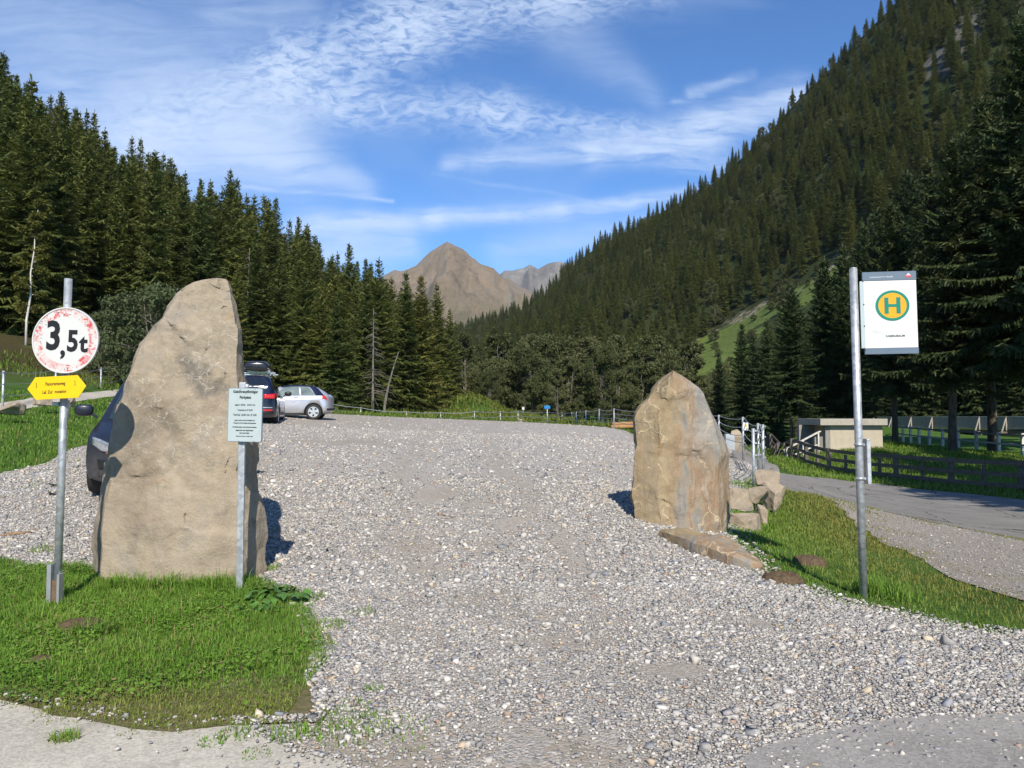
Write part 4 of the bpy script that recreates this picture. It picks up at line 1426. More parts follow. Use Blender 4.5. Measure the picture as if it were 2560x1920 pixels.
MB().tube([(.0, .012, hh / 2 - .01), (.0, .012, hh / 2 + .035)], .019, 12).build('clamp', M_GALV, bd)

# ------------------------------------------------------------------ bus stop sign
O = P(2160, 1487, 6.95); O.z = H(O.x, 6.95) - .25
tp = rel(2133, 673, 6.95, O)
lean = math.atan2(tp.x, tp.z)
t = thing('bus_stop_sign', 'bus stop pole with a white sign bearing a green H in a yellow circle', 'bus stop', O, (0, lean, 0))
Lp = tp.length
MB().tube([(0, 0, 0), (0, 0, Lp)], .034, 24).build('pole', M_GALV, t)
MB().tube([(0, 0, Lp - .004), (0, 0, Lp + .012)], .032, 24).build('cap', M_GREYBACK, t)
def onpole(px, py, Y=6.95):
    q = rel(px, py, Y, O)
    return q.x * math.cos(lean) - q.z * math.sin(lean), q.x * math.sin(lean) + q.z * math.cos(lean)
x0, z0 = onpole(2152, 885); x1, z1 = onpole(2279, 684)
w, hh = x1 - x0, z1 - z0
bd = MB().box((w / 2, 0, 0), (w, .018, hh - .118)).build('sign_board', M_WHITE, t, loc=(x0, -.02, (z0 + z1) / 2 - .012), bevel=.003)
bd.rotation_euler = (R(0), 0, R(-6))
MB().box((w / 2 + .012, 0, hh / 2 - .016), (w - .022, .022, .078)).build('top_band', M_SLATE, bd)
MB().box((w / 2 + .014, 0, -hh / 2 + .032), (w - .024, .022, .052)).build('bottom_band', M_SLATE, bd)
MB().box((.014, -.0105, 0), (.034, .004, hh - .125)).build('mounting_strip', M_PALEBLUE, bd)
b = MB()
for k in (-.44, -.14, .13, .42): b.tube([(.026, -.018, k * hh), (.026, -.011, k * hh)], .0055, 10)
b.build('bolt', M_BLACK, bd)
em = MB().prism(disc(.141, 64), -.0118, -.0095).build('emblem', M_HYELLOW, bd, loc=(w * .565, 0, hh * .108))
b = MB(); ring(b, .124, .148, -.0132, -.0092, 64); b.build('ring', M_HGREEN, em)
b = MB()
b.box((-.052, -.0126, .0), (.036, .003, .158)); b.box((.052, -.0126, .0), (.036, .003, .158)); b.box((0, -.0126, .0), (.068, .0028, .028))
b.build('letter', M_HGREEN, em)
em.scale = (.98, 1, .92)
text('lettering', 'KASERLEBAUM', .026, M_DARKINK, bd, (w * .60, -.0100, -hh * .272), .95, .0006, depth=.0005)
text('lettering', 'Haltestelle', .019, M_FADED, bd, (w * .14, -.0100, -hh * .20), .95, .0, 'LEFT', depth=.0005)
text('lettering', 'Verkehrsverbund Tirol', .019, M_FADED, bd, (w * .14, -.0100, -hh * .225), .95, .0, 'LEFT', depth=.0005)
text('lettering', 'Verkehrsverbund Tirol  Haltestelle', .0165, M_FADED, bd, (w * .38, -.0115, hh / 2 - .024), .86, .0002, depth=.0005)
b = MB(); b.prism([(-.028, -.012), (.028, -.012), (.024, .004), (.012, .008), (0, .004), (-.014, .010), (-.026, .0)], -.0125, -.0105)
b.build('crest', M_RED, bd, loc=(w * .86, 0, hh / 2 - .020))
b = MB(); b.prism([(-.018, .004), (.022, .002), (.012, .014), (.002, .026), (-.006, .016)], -.0130, -.0105)
b.build('crest_peak', M_WHITE, bd, loc=(w * .86, 0, hh / 2 - .020))
x0, z0 = onpole(2176, 1210); x1, z1 = onpole(2176, 1097)
tc = MB().box((0, .12, 0), (.030, .30, z1 - z0)).build('timetable_case', M_GALV, t, loc=(.068, -.02, (z0 + z1) / 2), bevel=.004)
tc.rotation_euler = (0, 0, R(-5.5))
MB().box((.019, .12, 0), (.006, .26, z1 - z0 - .04)).build('face', M_WHITE, tc)
b = MB()
for z in (z0 + .05, z1 - .05): b.tube([(0, 0, z - .012), (0, 0, z + .012)], .040, 16); b.box((.045, 0, z), (.03, .04, .02))
b.build('clamp', M_GALV, t)


# ------------------------------------------------------------------ standing stones
def stone_mat(kind):
    m, T = mat('stone_' + kind)
    p = T.coord('Object')
    w = T.v('SUBTRACT', T.noise(p, 2.2, 5, .6)[1], (.5, .5, .5))
    a = T.noise(p, .9, 6, .6, .5)[0]
    b = T.noise(p, 4.5, 7, .7)[0]
    f = T.noise(p, 38, 4, .75)[0]
    if kind == 'beige':
        c = T.ramp(a, [(.34, (0.185, 0.147, 0.107)), (.43, (0.283, 0.229, 0.165)), (.52, (0.356, 0.290, 0.210)), (.60, (0.283, 0.249, 0.207)), (.70, (0.220, 0.203, 0.183))])
        c = T.mix(T.m('MULTIPLY', T.rng(b, .35, .7), .55), c, (.40, .345, .262))
        c = T.mix(T.rng(T.noise(T.v('ADD', p, (5, 3, 9)), 1.8, 5, .65)[0], .56, .68, 0, .8), c, (.135, .125, .110))
        # pale quartz and lichen veins, strongest in the middle and upper part
        pv = T.v('ADD', p, T.v('SCALE', w, s=.55))
        e1 = T.vor(pv, 2.6, 'DISTANCE_TO_EDGE').outputs['Distance']
        e2 = T.vor(T.v('ADD', pv, (3, 7, 1)), 6.5, 'DISTANCE_TO_EDGE').outputs['Distance']
        k1 = T.m('MULTIPLY', T.rng(e1, .016, .002), T.rng(T.noise(p, 3.0, 4, .6)[0], .50, .60))
        k2 = T.m('MULTIPLY', T.rng(e2, .024, .004), T.rng(T.noise(T.v('ADD', p, (1, 8, 4)), 2.4, 4, .6)[0], .50, .60))
        sp = T.n('ShaderNodeSeparateXYZ'); T.put(sp.inputs[0], p)
        up = T.rng(sp.outputs[2], .7, 1.5, .30, 1.0)
        k = T.m('MULTIPLY', T.m('MAXIMUM', k1, T.m('MULTIPLY', k2, 1.3)), up)
        pat = T.m('MULTIPLY', T.rng(T.noise(T.v('ADD', p, T.v('SCALE', w, s=.35)), 7.5, 8, .78)[0], .555, .64), up)
        wsp = T.noise(T.scale(T.v('ADD', p, T.v('SCALE', w, s=.9)), (1, 1, .55)), 11, 6, .8, .8)[0]
        pat = T.m('MAXIMUM', pat, T.m('MULTIPLY', T.rng(T.m('ABSOLUTE', T.m('SUBTRACT', wsp, .52)), .020, .004), T.m('MULTIPLY', T.rng(T.noise(p, 2.6, 4, .6)[0], .46, .58), up)))
        c = T.mix(T.m('MULTIPLY', T.m('MAXIMUM', k, T.m('MULTIPLY', pat, .7)), .75), c, (.53, .49, .41))
        c = T.mix(T.rng(T.noise(T.v('ADD', p, (2, 2, 8)), 3.4, 4, .6)[0], .66, .74, 0, .55), c, (.34, .20, .085))
        hgt = T.m('ADD', T.m('MULTIPLY', b, 1.0), T.m('ADD', T.m('MULTIPLY', f, .35), T.m('MULTIPLY', T.m('MAXIMUM', k, pat), .12)))
    else:
        ps = T.scale(T.v('ADD', p, T.v('SCALE', w, s=.22)), (1, 1, .16))
        s1 = T.noise(ps, 5.5, 6, .6, .2)[0]
        s2 = T.noise(T.v('ADD', ps, (9, 1, 0)), 13, 5, .7)[0]
        c = T.ramp(s1, [(.32, (0.147, 0.151, 0.152)), (.42, (0.251, 0.233, 0.200)), (.50, (0.309, 0.238, 0.157)), (.58, (0.256, 0.175, 0.112)), (.66, (0.332, 0.287, 0.221)), (.76, (0.197, 0.202, 0.202))])
        # grey blue skin on the upper right, ochre rind low on the left
        sp = T.n('ShaderNodeSeparateXYZ'); T.put(sp.inputs[0], p)
        gb = T.m('MULTIPLY', T.rng(T.m('ADD', sp.outputs[0], T.m('MULTIPLY', a, .8)), .28, .62), T.rng(sp.outputs[2], .7, 1.2))
        c = T.mix(T.m('MULTIPLY', gb, .8), c, T.ramp(b, [(.35, (0.201, 0.213, 0.209)), (.6, (0.319, 0.316, 0.297)), (.75, (0.389, 0.362, 0.303))]))
        oc = T.m('MULTIPLY', T.rng(T.m('ADD', sp.outputs[0], T.m('MULTIPLY', a, .55)), .16, -.02), T.rng(b, .25, .45))
        c = T.mix(T.m('MULTIPLY', oc, .85), c, T.ramp(b, [(.35, (0.229, 0.175, 0.103)), (.55, (0.332, 0.260, 0.154)), (.75, (0.399, 0.332, 0.215))]))
        rust = T.m('MULTIPLY', T.rng(s2, .58, .70), T.rng(T.noise(p, 1.9, 4, .6)[0], .48, .62))
        c = T.mix(T.m('MULTIPLY', rust, .85), c, (.33, .160, .055))
        e1 = T.vor(T.v('ADD', T.scale(p, (1.2, 1.2, .75)), T.v('SCALE', w, s=.5)), 2.6, 'DISTANCE_TO_EDGE').outputs['Distance']
        k1 = T.m('MULTIPLY', T.rng(e1, .035, .006), T.rng(T.noise(p, 2.6, 4, .6)[0], .48, .58))
        c = T.mix(T.m('MULTIPLY', k1, .75), c, (.54, .44, .28))
        c = T.mix(T.rng(s2, .33, .27, 0, .6), c, (.40, .355, .27))
        hgt = T.m('ADD', T.m('MULTIPLY', s2, .7), T.m('ADD', T.m('MULTIPLY', f, .2), T.m('ADD', T.m('MULTIPLY', b, .6), T.m('MULTIPLY', k1, .2))))
    c = T.mix(T.m('MULTIPLY', T.rng(f, .62, .78), .35), c, (.07, .062, .05))
    g2 = T.noise(p, 16, 6, .75)[0]
    c = T.mix(T.rng(g2, .42, .66, 0, .30), c, T.mix(.5, c, (.09, .08, .065)))
    T.out(c, .86, normal=T.bump(T.m('ADD', hgt, T.m('MULTIPLY', g2, .3)), .6, .045), spec=.25)
    return m


def megalith(name, label, rows, origin, m, seed, nu=150, nv=170, amp=.02, cut=.03, facet=1.0):
    """rows: (py, [(px, Y) ...]) outline points round the stone from front-left, clockwise seen from the camera, front first"""
    rings = []
    for py, pts in rows:
        rings.append([P(px, py, Y) for px, Y in pts])
    k = len(rings[0])
    zs = np.linspace(0, len(rings) - 1, nv)
    V = []
    for s in zs:
        i = min(int(s), len(rings) - 2); f = s - i
        loop = [rings[i][j].lerp(rings[i + 1][j], f) for j in range(k)]
        seglen = [(loop[(j + 1) % k] - loop[j]).length for j in range(k)]
        per = nu // k
        row = []
        for j in range(k):
            for q in range(per):
                row.append(loop[j].lerp(loop[(j + 1) % k], q / per))
        V.append(row)
    per = len(V[0])
    ctr_axis = [sum(r, Vector()) / per for r in V]
    out = []
    rnd = random.Random(seed)
    for r, c in zip(V, ctr_axis):
        for q in r:
            n = Vector((q.x - c.x, (q.y - c.y), 0)).normalized()
            s3 = Vector((q.x, q.y, q.z)) + Vector((seed, 0, 0))
            d = noise.fractal(s3 * 1.1, 1.0, 2.0, 5) * amp * 1.5
            # flaked steps: plateaus split by short cliffs
            cell = noise.noise(s3 * Vector((1, 1, 1)) * 2.1) + .35 * noise.noise(s3 * 6)
            fl = math.floor(cell * 4); fr_ = cell * 4 - fl
            fr_ = fr_ * fr_ * (3 - 2 * fr_); fr_ = fr_ * fr_ * (3 - 2 * fr_)
            st = (fl + fr_) / 4
            d += (st * .75 + cell * .25) * cut
            d += noise.fractal(s3 * 7, .9, 2.0, 4) * amp * .5
            for fs_, kf in ((2.3, .20), (5.2, .16)):
                w3 = s3 + nvec(s3 * 3) * .06
                ds_, ps_ = noise.voronoi(w3 * fs_)
                dd = []
                for c_ in ps_[:2]:
                    c_ = c_ / fs_
                    rv = nvec(c_ * 17.3 + Vector((.3, .7, .1))) * 1.6
                    dd.append(max(-.05, min(.05, (w3 - c_).dot(rv) * kf * facet)) + rv.x * .006 * facet)
                t_ = max(0.0, min(1.0, (ds_[1] - ds_[0]) / .22))
                d += (dd[0] + dd[1]) * .5 * (1 - t_) + dd[0] * t_
            out.append(q + n * d)
    nvv = len(V)
    faces = []
    for i in range(nvv - 1):
        for j in range(per):
            a, b_ = i * per + j, i * per + (j + 1) % per
            faces.append((a, b_, b_ + per, a + per))
    top = sum(out[-per:], Vector()) / per; bot = sum(out[:per], Vector()) / per
    me = bpy.data.meshes.new(name)
    o3 = Vector(origin)
    vs = [q - o3 for q in out] + [top - o3 + Vector((0, 0, .01)), bot - o3]
    n0 = len(out)
    faces += [((nvv - 1) * per + j, (nvv - 1) * per + (j + 1) % per, n0) for j in range(per)]
    faces += [((j + 1) % per, j, n0 + 1) for j in range(per)]
    me.from_pydata(vs, [], faces); me.update()
    bm = bmesh.new(); bm.from_mesh(me)
    bmesh.ops.recalc_face_normals(bm, faces=bm.faces)
    for fc in bm.faces: fc.smooth = True
    for e in bm.edges:
        if e.is_manifold and e.calc_face_angle(0) > R(34): e.smooth = False
    bm.to_mesh(me); bm.free()
    o = link_mesh(name, me, m, None, o3)
    return tag(o, label, 'standing stone')


# tall left stone: (py, front-left, front-right arris, right-hand back edge, left-hand bulge), read at ever higher rows
D0 = 7.22
LS = [(1530, 256, 600, 668, 232), (1455, 256, 598, 660, 236), (1425, 256, 600, 668, 232), (1345, 258, 600, 666, 232), (1290, 260, 596, 658, 240), (1230, 266, 596, 652, 246), (1175, 272, 596, 646, 254),
      (1120, 282, 598, 650, 268), (1075, 291, 598, 646, 282), (1020, 300, 600, 640, 294), (960, 313, 598, 626, 306), (930, 327, 594, 620, 318), (895, 338, 592, 613, 330), (860, 355, 590, 608, 342),
      (835, 372, 588, 603, 362), (815, 389, 585, 599, 380), (795, 409, 582, 594, 402), (765, 425, 578, 588, 419), (735, 446, 573, 580, 440), (716, 470, 570, 576, 464), (705, 490, 567, 571, 486), (699, 512, 562, 565, 510), (697, 525, 556, 558, 524)]
rows = []
for py, fl, fr, br, bl in LS:
    hh = (1455 - py) / FPX * D0
    lean_ = .055 * hh
    yf = D0 + lean_
    th = .62 * (1 - .30 * hh / 2.9)
    m1, m2 = fl + (fr - fl) * .33, fl + (fr - fl) * .68
    rows.append((py, [(fl, yf + .02), (m1, yf - .03), (m2, yf - .02), (fr, yf + .03), ((fr + br) / 2 + 4, yf + .18), (br, yf + .36), (br - 24, yf + th), (fl + (br - fl) * .4, yf + th + .08), (bl + 26, yf + th * .9), (bl, yf + .34), ((bl * 2 + fl) / 3 + 3, yf + .15)]))
c0 = P(420, 1455, D0 + .3)
megalith('standing_stone', 'tallest upright stone, broad beige slab with pale veins, behind the parking fee notice', rows, (c0.x, c0.y, H(c0.x, c0.y)), stone_mat('beige'), 3.1, nu=209, nv=230, amp=.012, cut=.010, facet=.7)

# right stone
RSN = [(1400, 1590, 1795, 1818, 1600), (1345, 1590, 1793, 1820, 1600), (1300, 1588, 1794, 1823, 1596), (1270, 1582, 1795, 1825, 1584), (1240, 1580, 1795, 1825, 1579), (1190, 1584, 1794, 1821, 1581), (1140, 1588, 1794, 1819, 1583),
       (1110, 1590, 1791, 1811, 1585), (1080, 1591, 1786, 1800, 1587), (1050, 1588, 1780, 1790, 1582), (1032, 1592, 1775, 1782, 1584), (1015, 1604, 1768, 1774, 1596), (998, 1622, 1760, 1764, 1616), (985, 1630, 1755, 1759, 1625),
       (968, 1640, 1742, 1746, 1637), (953, 1651, 1725, 1729, 1648), (945, 1660, 1711, 1715, 1657), (938, 1668, 1700, 1704, 1666), (933, 1675, 1691, 1694, 1673), (929, 1680, 1686, 1688, 1679)]
D1 = 9.55
rows = []
for py, fl, fr, br, bl in RSN:
    hh = (1345 - py) / FPX * D1
    yf = D1 + .04 * hh
    th = .55 * (1 - .25 * hh / 2.1)
    m0 = fl + (fr - fl) * .30; m1 = fl + (fr - fl) * .46; m2 = fl + (fr - fl) * .75
    rows.append((py, [(fl, yf + .10), (m0, yf - .05), (m1, yf - .01), (m2, yf), (fr, yf + .06), (br, yf + .30), (br - 12, yf + th), (fl + (br - fl) * .5, yf + th + .05), (bl + 12, yf + th * .85), (bl, yf + .36)]))
c0 = P(1710, 1345, D1 + .3)
megalith('standing_stone', 'shorter upright stone streaked ochre, rust and grey, right of the gravel entrance', rows, (c0.x, c0.y, H(c0.x, c0.y)), stone_mat('streaked'), 8.4, nu=210, nv=200, amp=.011, cut=.022, facet=.55)

M_ROCK = stone_mat('beige').copy(); M_ROCK.name = 'boulder_stone'
M_ROCK2 = bpy.data.materials['stone_streaked']


def boulder(name, label, c, size, rot=0.0, seed=0, m=None, cat='boulder', group=None, tilt=(0, 0), sub=3, pts=None):
    r = random.Random(seed)
    bm = bmesh.new()
    if pts is None:
        pts = []
        for i in range(14):
            v = Vector((r.gauss(0, 1), r.gauss(0, 1), r.gauss(0, 1))).normalized()
            v = Vector([math.copysign(abs(q) ** .40, q) for q in v])
            pts.append(v * r.uniform(.8, 1.0))
    for v in pts:
        bm.verts.new((v[0] * size[0] / 2, v[1] * size[1] / 2, v[2] * size[2] / 2))
    res = bmesh.ops.convex_hull(bm, input=bm.verts)
    bmesh.ops.delete(bm, geom=[v for v in bm.verts if not v.link_faces], context='VERTS')
    s = max(size)
    bmesh.ops.bevel(bm, geom=list(bm.edges), offset=s * .018, segments=1, affect='EDGES')
    bmesh.ops.triangulate(bm, faces=bm.faces)
    for k in range(sub):
        bmesh.ops.subdivide_edges(bm, edges=[e for e in bm.edges if e.calc_length() > s * .05], cuts=1, use_grid_fill=True)
        bmesh.ops.triangulate(bm, faces=bm.faces)
    bm.normal_update()
    for v in bm.verts:
        q = v.co * (2.2 / s) + Vector((seed * 3.7, 0, 0))
        v.co += v.normal * (noise.fractal(q, .9, 2, 6) * .030 + .022 * (math.floor(noise.noise(q * 2) * 4) / 4)) * s
    for f in bm.faces: f.smooth = True
    me = bpy.data.meshes.new(name)
    for e in bm.edges:
        if e.is_manifold and e.calc_face_angle(0) > R(24): e.smooth = False
    bm.to_mesh(me); bm.free()
    o = link_mesh(name, me, m or M_ROCK, None, c)
    o.rotation_euler = (tilt[0], tilt[1], rot)
    return tag(o, label, cat, group)


# slab lying at the right stone's foot
sa, sb = P(1665, 1312, 9.0), P(1915, 1432, 7.75)
sa.z = H(sa.x, sa.y); sb.z = H(sb.x, sb.y)
mid = (sa + sb) / 2; dv = sb - sa
so = boulder('stone_slab', 'flat rust streaked slab lying at the foot of the right standing stone', (mid.x, mid.y + .10, mid.z + .05), (dv.length * 1.0, .52, .26), 0, 21, M_ROCK2, 'stone slab',
             pts=[(-1, -.5, -.8), (-1, .6, -.8), (-.98, -.5, .5), (-.96, .6, .6), (0, -.8, -.9), (0, .9, -.9), (-.1, -.75, .75), (0, .85, .95), (.75, -.75, -.9), (.75, .6, -.9), (.7, -.7, .55), (.72, .55, .7), (1, -.25, -.6), (1, .2, .1), (.96, -.3, .2)])
so.rotation_mode = 'QUATERNION'
so.rotation_quaternion = dv.to_track_quat('X', 'Z')

# boulders of the bank behind the right stone: px, py centre, Y, width px, height px
for i, (px, py, Y, wpx, hpx, lab) in enumerate([
    (1849, 1249, 11.2, 52, 50, 'squarish beige boulder touching the right stone, upper of two beside it'),
    (1860, 1318, 10.7, 66, 68, 'broad beige boulder at the foot of the bank beside the right stone'),
    (1904, 1297, 11.6, 28, 68, 'narrow upright grey boulder in the bank, right of the broad beige one'),
    (1918, 1196, 13.6, 46, 42, 'ochre topped boulder just under the nearest metal fence post'),
    (1893, 1236, 12.6, 48, 40, 'small pale boulder in the grass near the top of the bank'),
    (1938, 1247, 12.9, 46, 74, 'rough pale boulder at the outer corner of the bank towards the road')]):
    q = P(px, py, Y); s = Y / FPX
    boulder('boulder', lab, q, (wpx * s * 1.32, wpx * s * 1.2, hpx * s * 1.30), i * .7, 40 + i)
for i, (px, py, Y, wpx, hpx, lab) in enumerate([
    (24, 1022, 18.5, 68, 30, 'brown grey boulder at the edge of the sandy path on the far left'),
    (112, 1004, 21, 52, 22, 'dark brown boulder by the path below the yellow plate'),
    (180, 1006, 20.5, 20, 28, 'small pale boulder right of the sign post below the yellow plate'),
    (893, 1042, 44, 30, 14, 'pale boulder beside the far wire fence near the silver car'),
    (1300, 1052, 52, 26, 10, 'pale stone in the grass beyond the far wire fence')]):
    x = (px - 1280) / FPX * Y; s = Y / FPX
    boulder('boulder', lab, P(px, py, Y), (wpx * s, wpx * s * .8, hpx * s * 1.2), i, 60 + i)
q = P(1841, 1112, 33)
boulder('standing_stone', 'small distant upright stone beside the road, seen through the metal fence', (q.x, q.y, q.z + .12), (.55, .4, 1.5), .2, 77, M_ROCK, 'standing stone')

# molehills
M_EARTH = plain('fresh_earth', (.105, .075, .048), .95, var=.4, sc=30, bump=1.0, spec=.1)
for px, py, w, lab in [(198, 1580, .34, 'brown molehill in the left grass patch below the sign post'), (102, 1663, .15, 'small pale molehill at the left edge of the grass patch'),
                       (2022, 1410, .34, 'brown molehill on the grass between the right stone and the bus stop pole'), (1955, 1455, .36, 'flat molehill at the gravel edge below the end of the slab')]:
    q = G(px, py); n = 26
    g2 = np.random.default_rng(px)
    vs, fs = [], []
    for i in range(n):
        for j in range(n):
            u, v = (i / (n - 1) - .5) * 2, (j / (n - 1) - .5) * 2
            r = math.hypot(u, v)
            z = max(0, math.cos(min(1, r) * math.pi / 2)) ** .8 * w * .16 + noise.fractal(Vector((u * 4, v * 4, px)), .8, 2, 5) * w * .07 - .03 * (r > .8)
            vs.append((u * w * .60, v * w * .5, z - (.05 if r > .95 else 0)))
    for i in range(n - 1):
        for j in range(n - 1):
            fs.append((i * n + j, (i + 1) * n + j, (i + 1) * n + j + 1, i * n + j + 1))
    tag(MB().add(vs, fs, True).build('molehill', M_EARTH, None, loc=(q.x, q.y, q.z + .035)), lab, 'molehill')

q1, q2 = G(2, 1344), G(78, 1337)
tag(MB().tube([q1 + Vector((0, 0, .02)), (q1 + q2) / 2 + Vector((0, 0, .03)), q2 + Vector((0, 0, .02))], .018, 7).build('stick', plain('dead_wood', (.26, .16, .085), .8, var=.3)), 'brown stick lying on the gravel at the far left', 'stick')
M_ROPE = plain('pale_rope', (.30, .34, .38), .8, var=.2, sc=40)
for (a, pys, bx, lab) in [(-60, 1232, 255, 'pale rope lying across the gravel in front of the dark blue car'), (-60, 1196, 130, 'pale rope on the gravel along the edge of the left meadow')]:
    pts = []
    for i in range(24):
        px = a + (bx - a) * i / 23
        q = G(px, pys + 3 * math.sin(i * 1.3) - i * .3); pts.append(q + Vector((0, 0, .014)))
    tag(MB().tube(pts, .012, 6).build('rope', M_ROPE), lab, 'rope')
for px, py, lab in [(137, 1219, 'upper of two short black pegs on the gravel beside the sign post'), (137, 1241, 'lower of two short black pegs on the gravel beside the sign post')]:
    q = G(px, py)
    b = MB(); b.tube([(-.07, 0, .02), (.06, .01, .03)], .022, 8); b.tube([(-.06, 0, .02), (-.075, 0, .06)], .015, 8)
    tag(b.build('peg', M_BLACK, None, loc=q), lab, 'peg')

# ------------------------------------------------------------------ cars
def paint(name, col, metal=.45, rough=.28, coat=.8):
    m, T = mat(name)
    p = T.coord('Object')
    f = T.noise(p, 900, 2, .5)[0]
    d = T.noise(p, 3, 6, .7)[0]
    c = T.mix(T.rng(f, .4, .6, 0, .25), col, tuple(min(1, x * 1.5 + .01) for x in col))
    sp = T.n('ShaderNodeSeparateXYZ'); T.put(sp.inputs[0], p)
    dust = T.m('MULTIPLY', T.rng(sp.outputs[2], .75, .2), T.rng(d, .35, .7, .1, .55))
    c = T.mix(dust, c, (.20, .18, .15))
    T.out(c, T.m('MULTIPLY_ADD', dust, .5, rough), metal, None, .5, coat)
    return m


M_GLASS = plain('windscreen_glass', (.022, .045, .050), .05, coat=.7, var=.3, sc=2.5, spec=.8)
M_PALEGLASS = plain('clear_side_glass', (.16, .20, .19), .06, coat=.7, var=.4, sc=2.0, spec=.8)
M_DARKGLASS = plain('tinted_glass', (.010, .012, .016), .05, coat=.6, var=.1, spec=.8)
M_LAMP = plain('headlight_lens', (.42, .45, .48), .06, .55, .8, var=.35, sc=22)
M_AMBER = plain('amber_lens', (.62, .17, .02), .12, 0, .6, var=.1)
M_TAIL = plain('tail_lens', (.52, .012, .016), .12, 0, .8, var=.25, sc=14)
M_SEAT = plain('seat_cloth', (.05, .05, .055), .9)
M_CHROME = plain('chrome', (.75, .76, .78), .12, 1.0, var=.03)
M_PLATE = plain('plate_white', (.75, .76, .76), .4, var=.02)
M_STICK = plain('green_sticker', (.02, .36, .22), .5, var=.05)


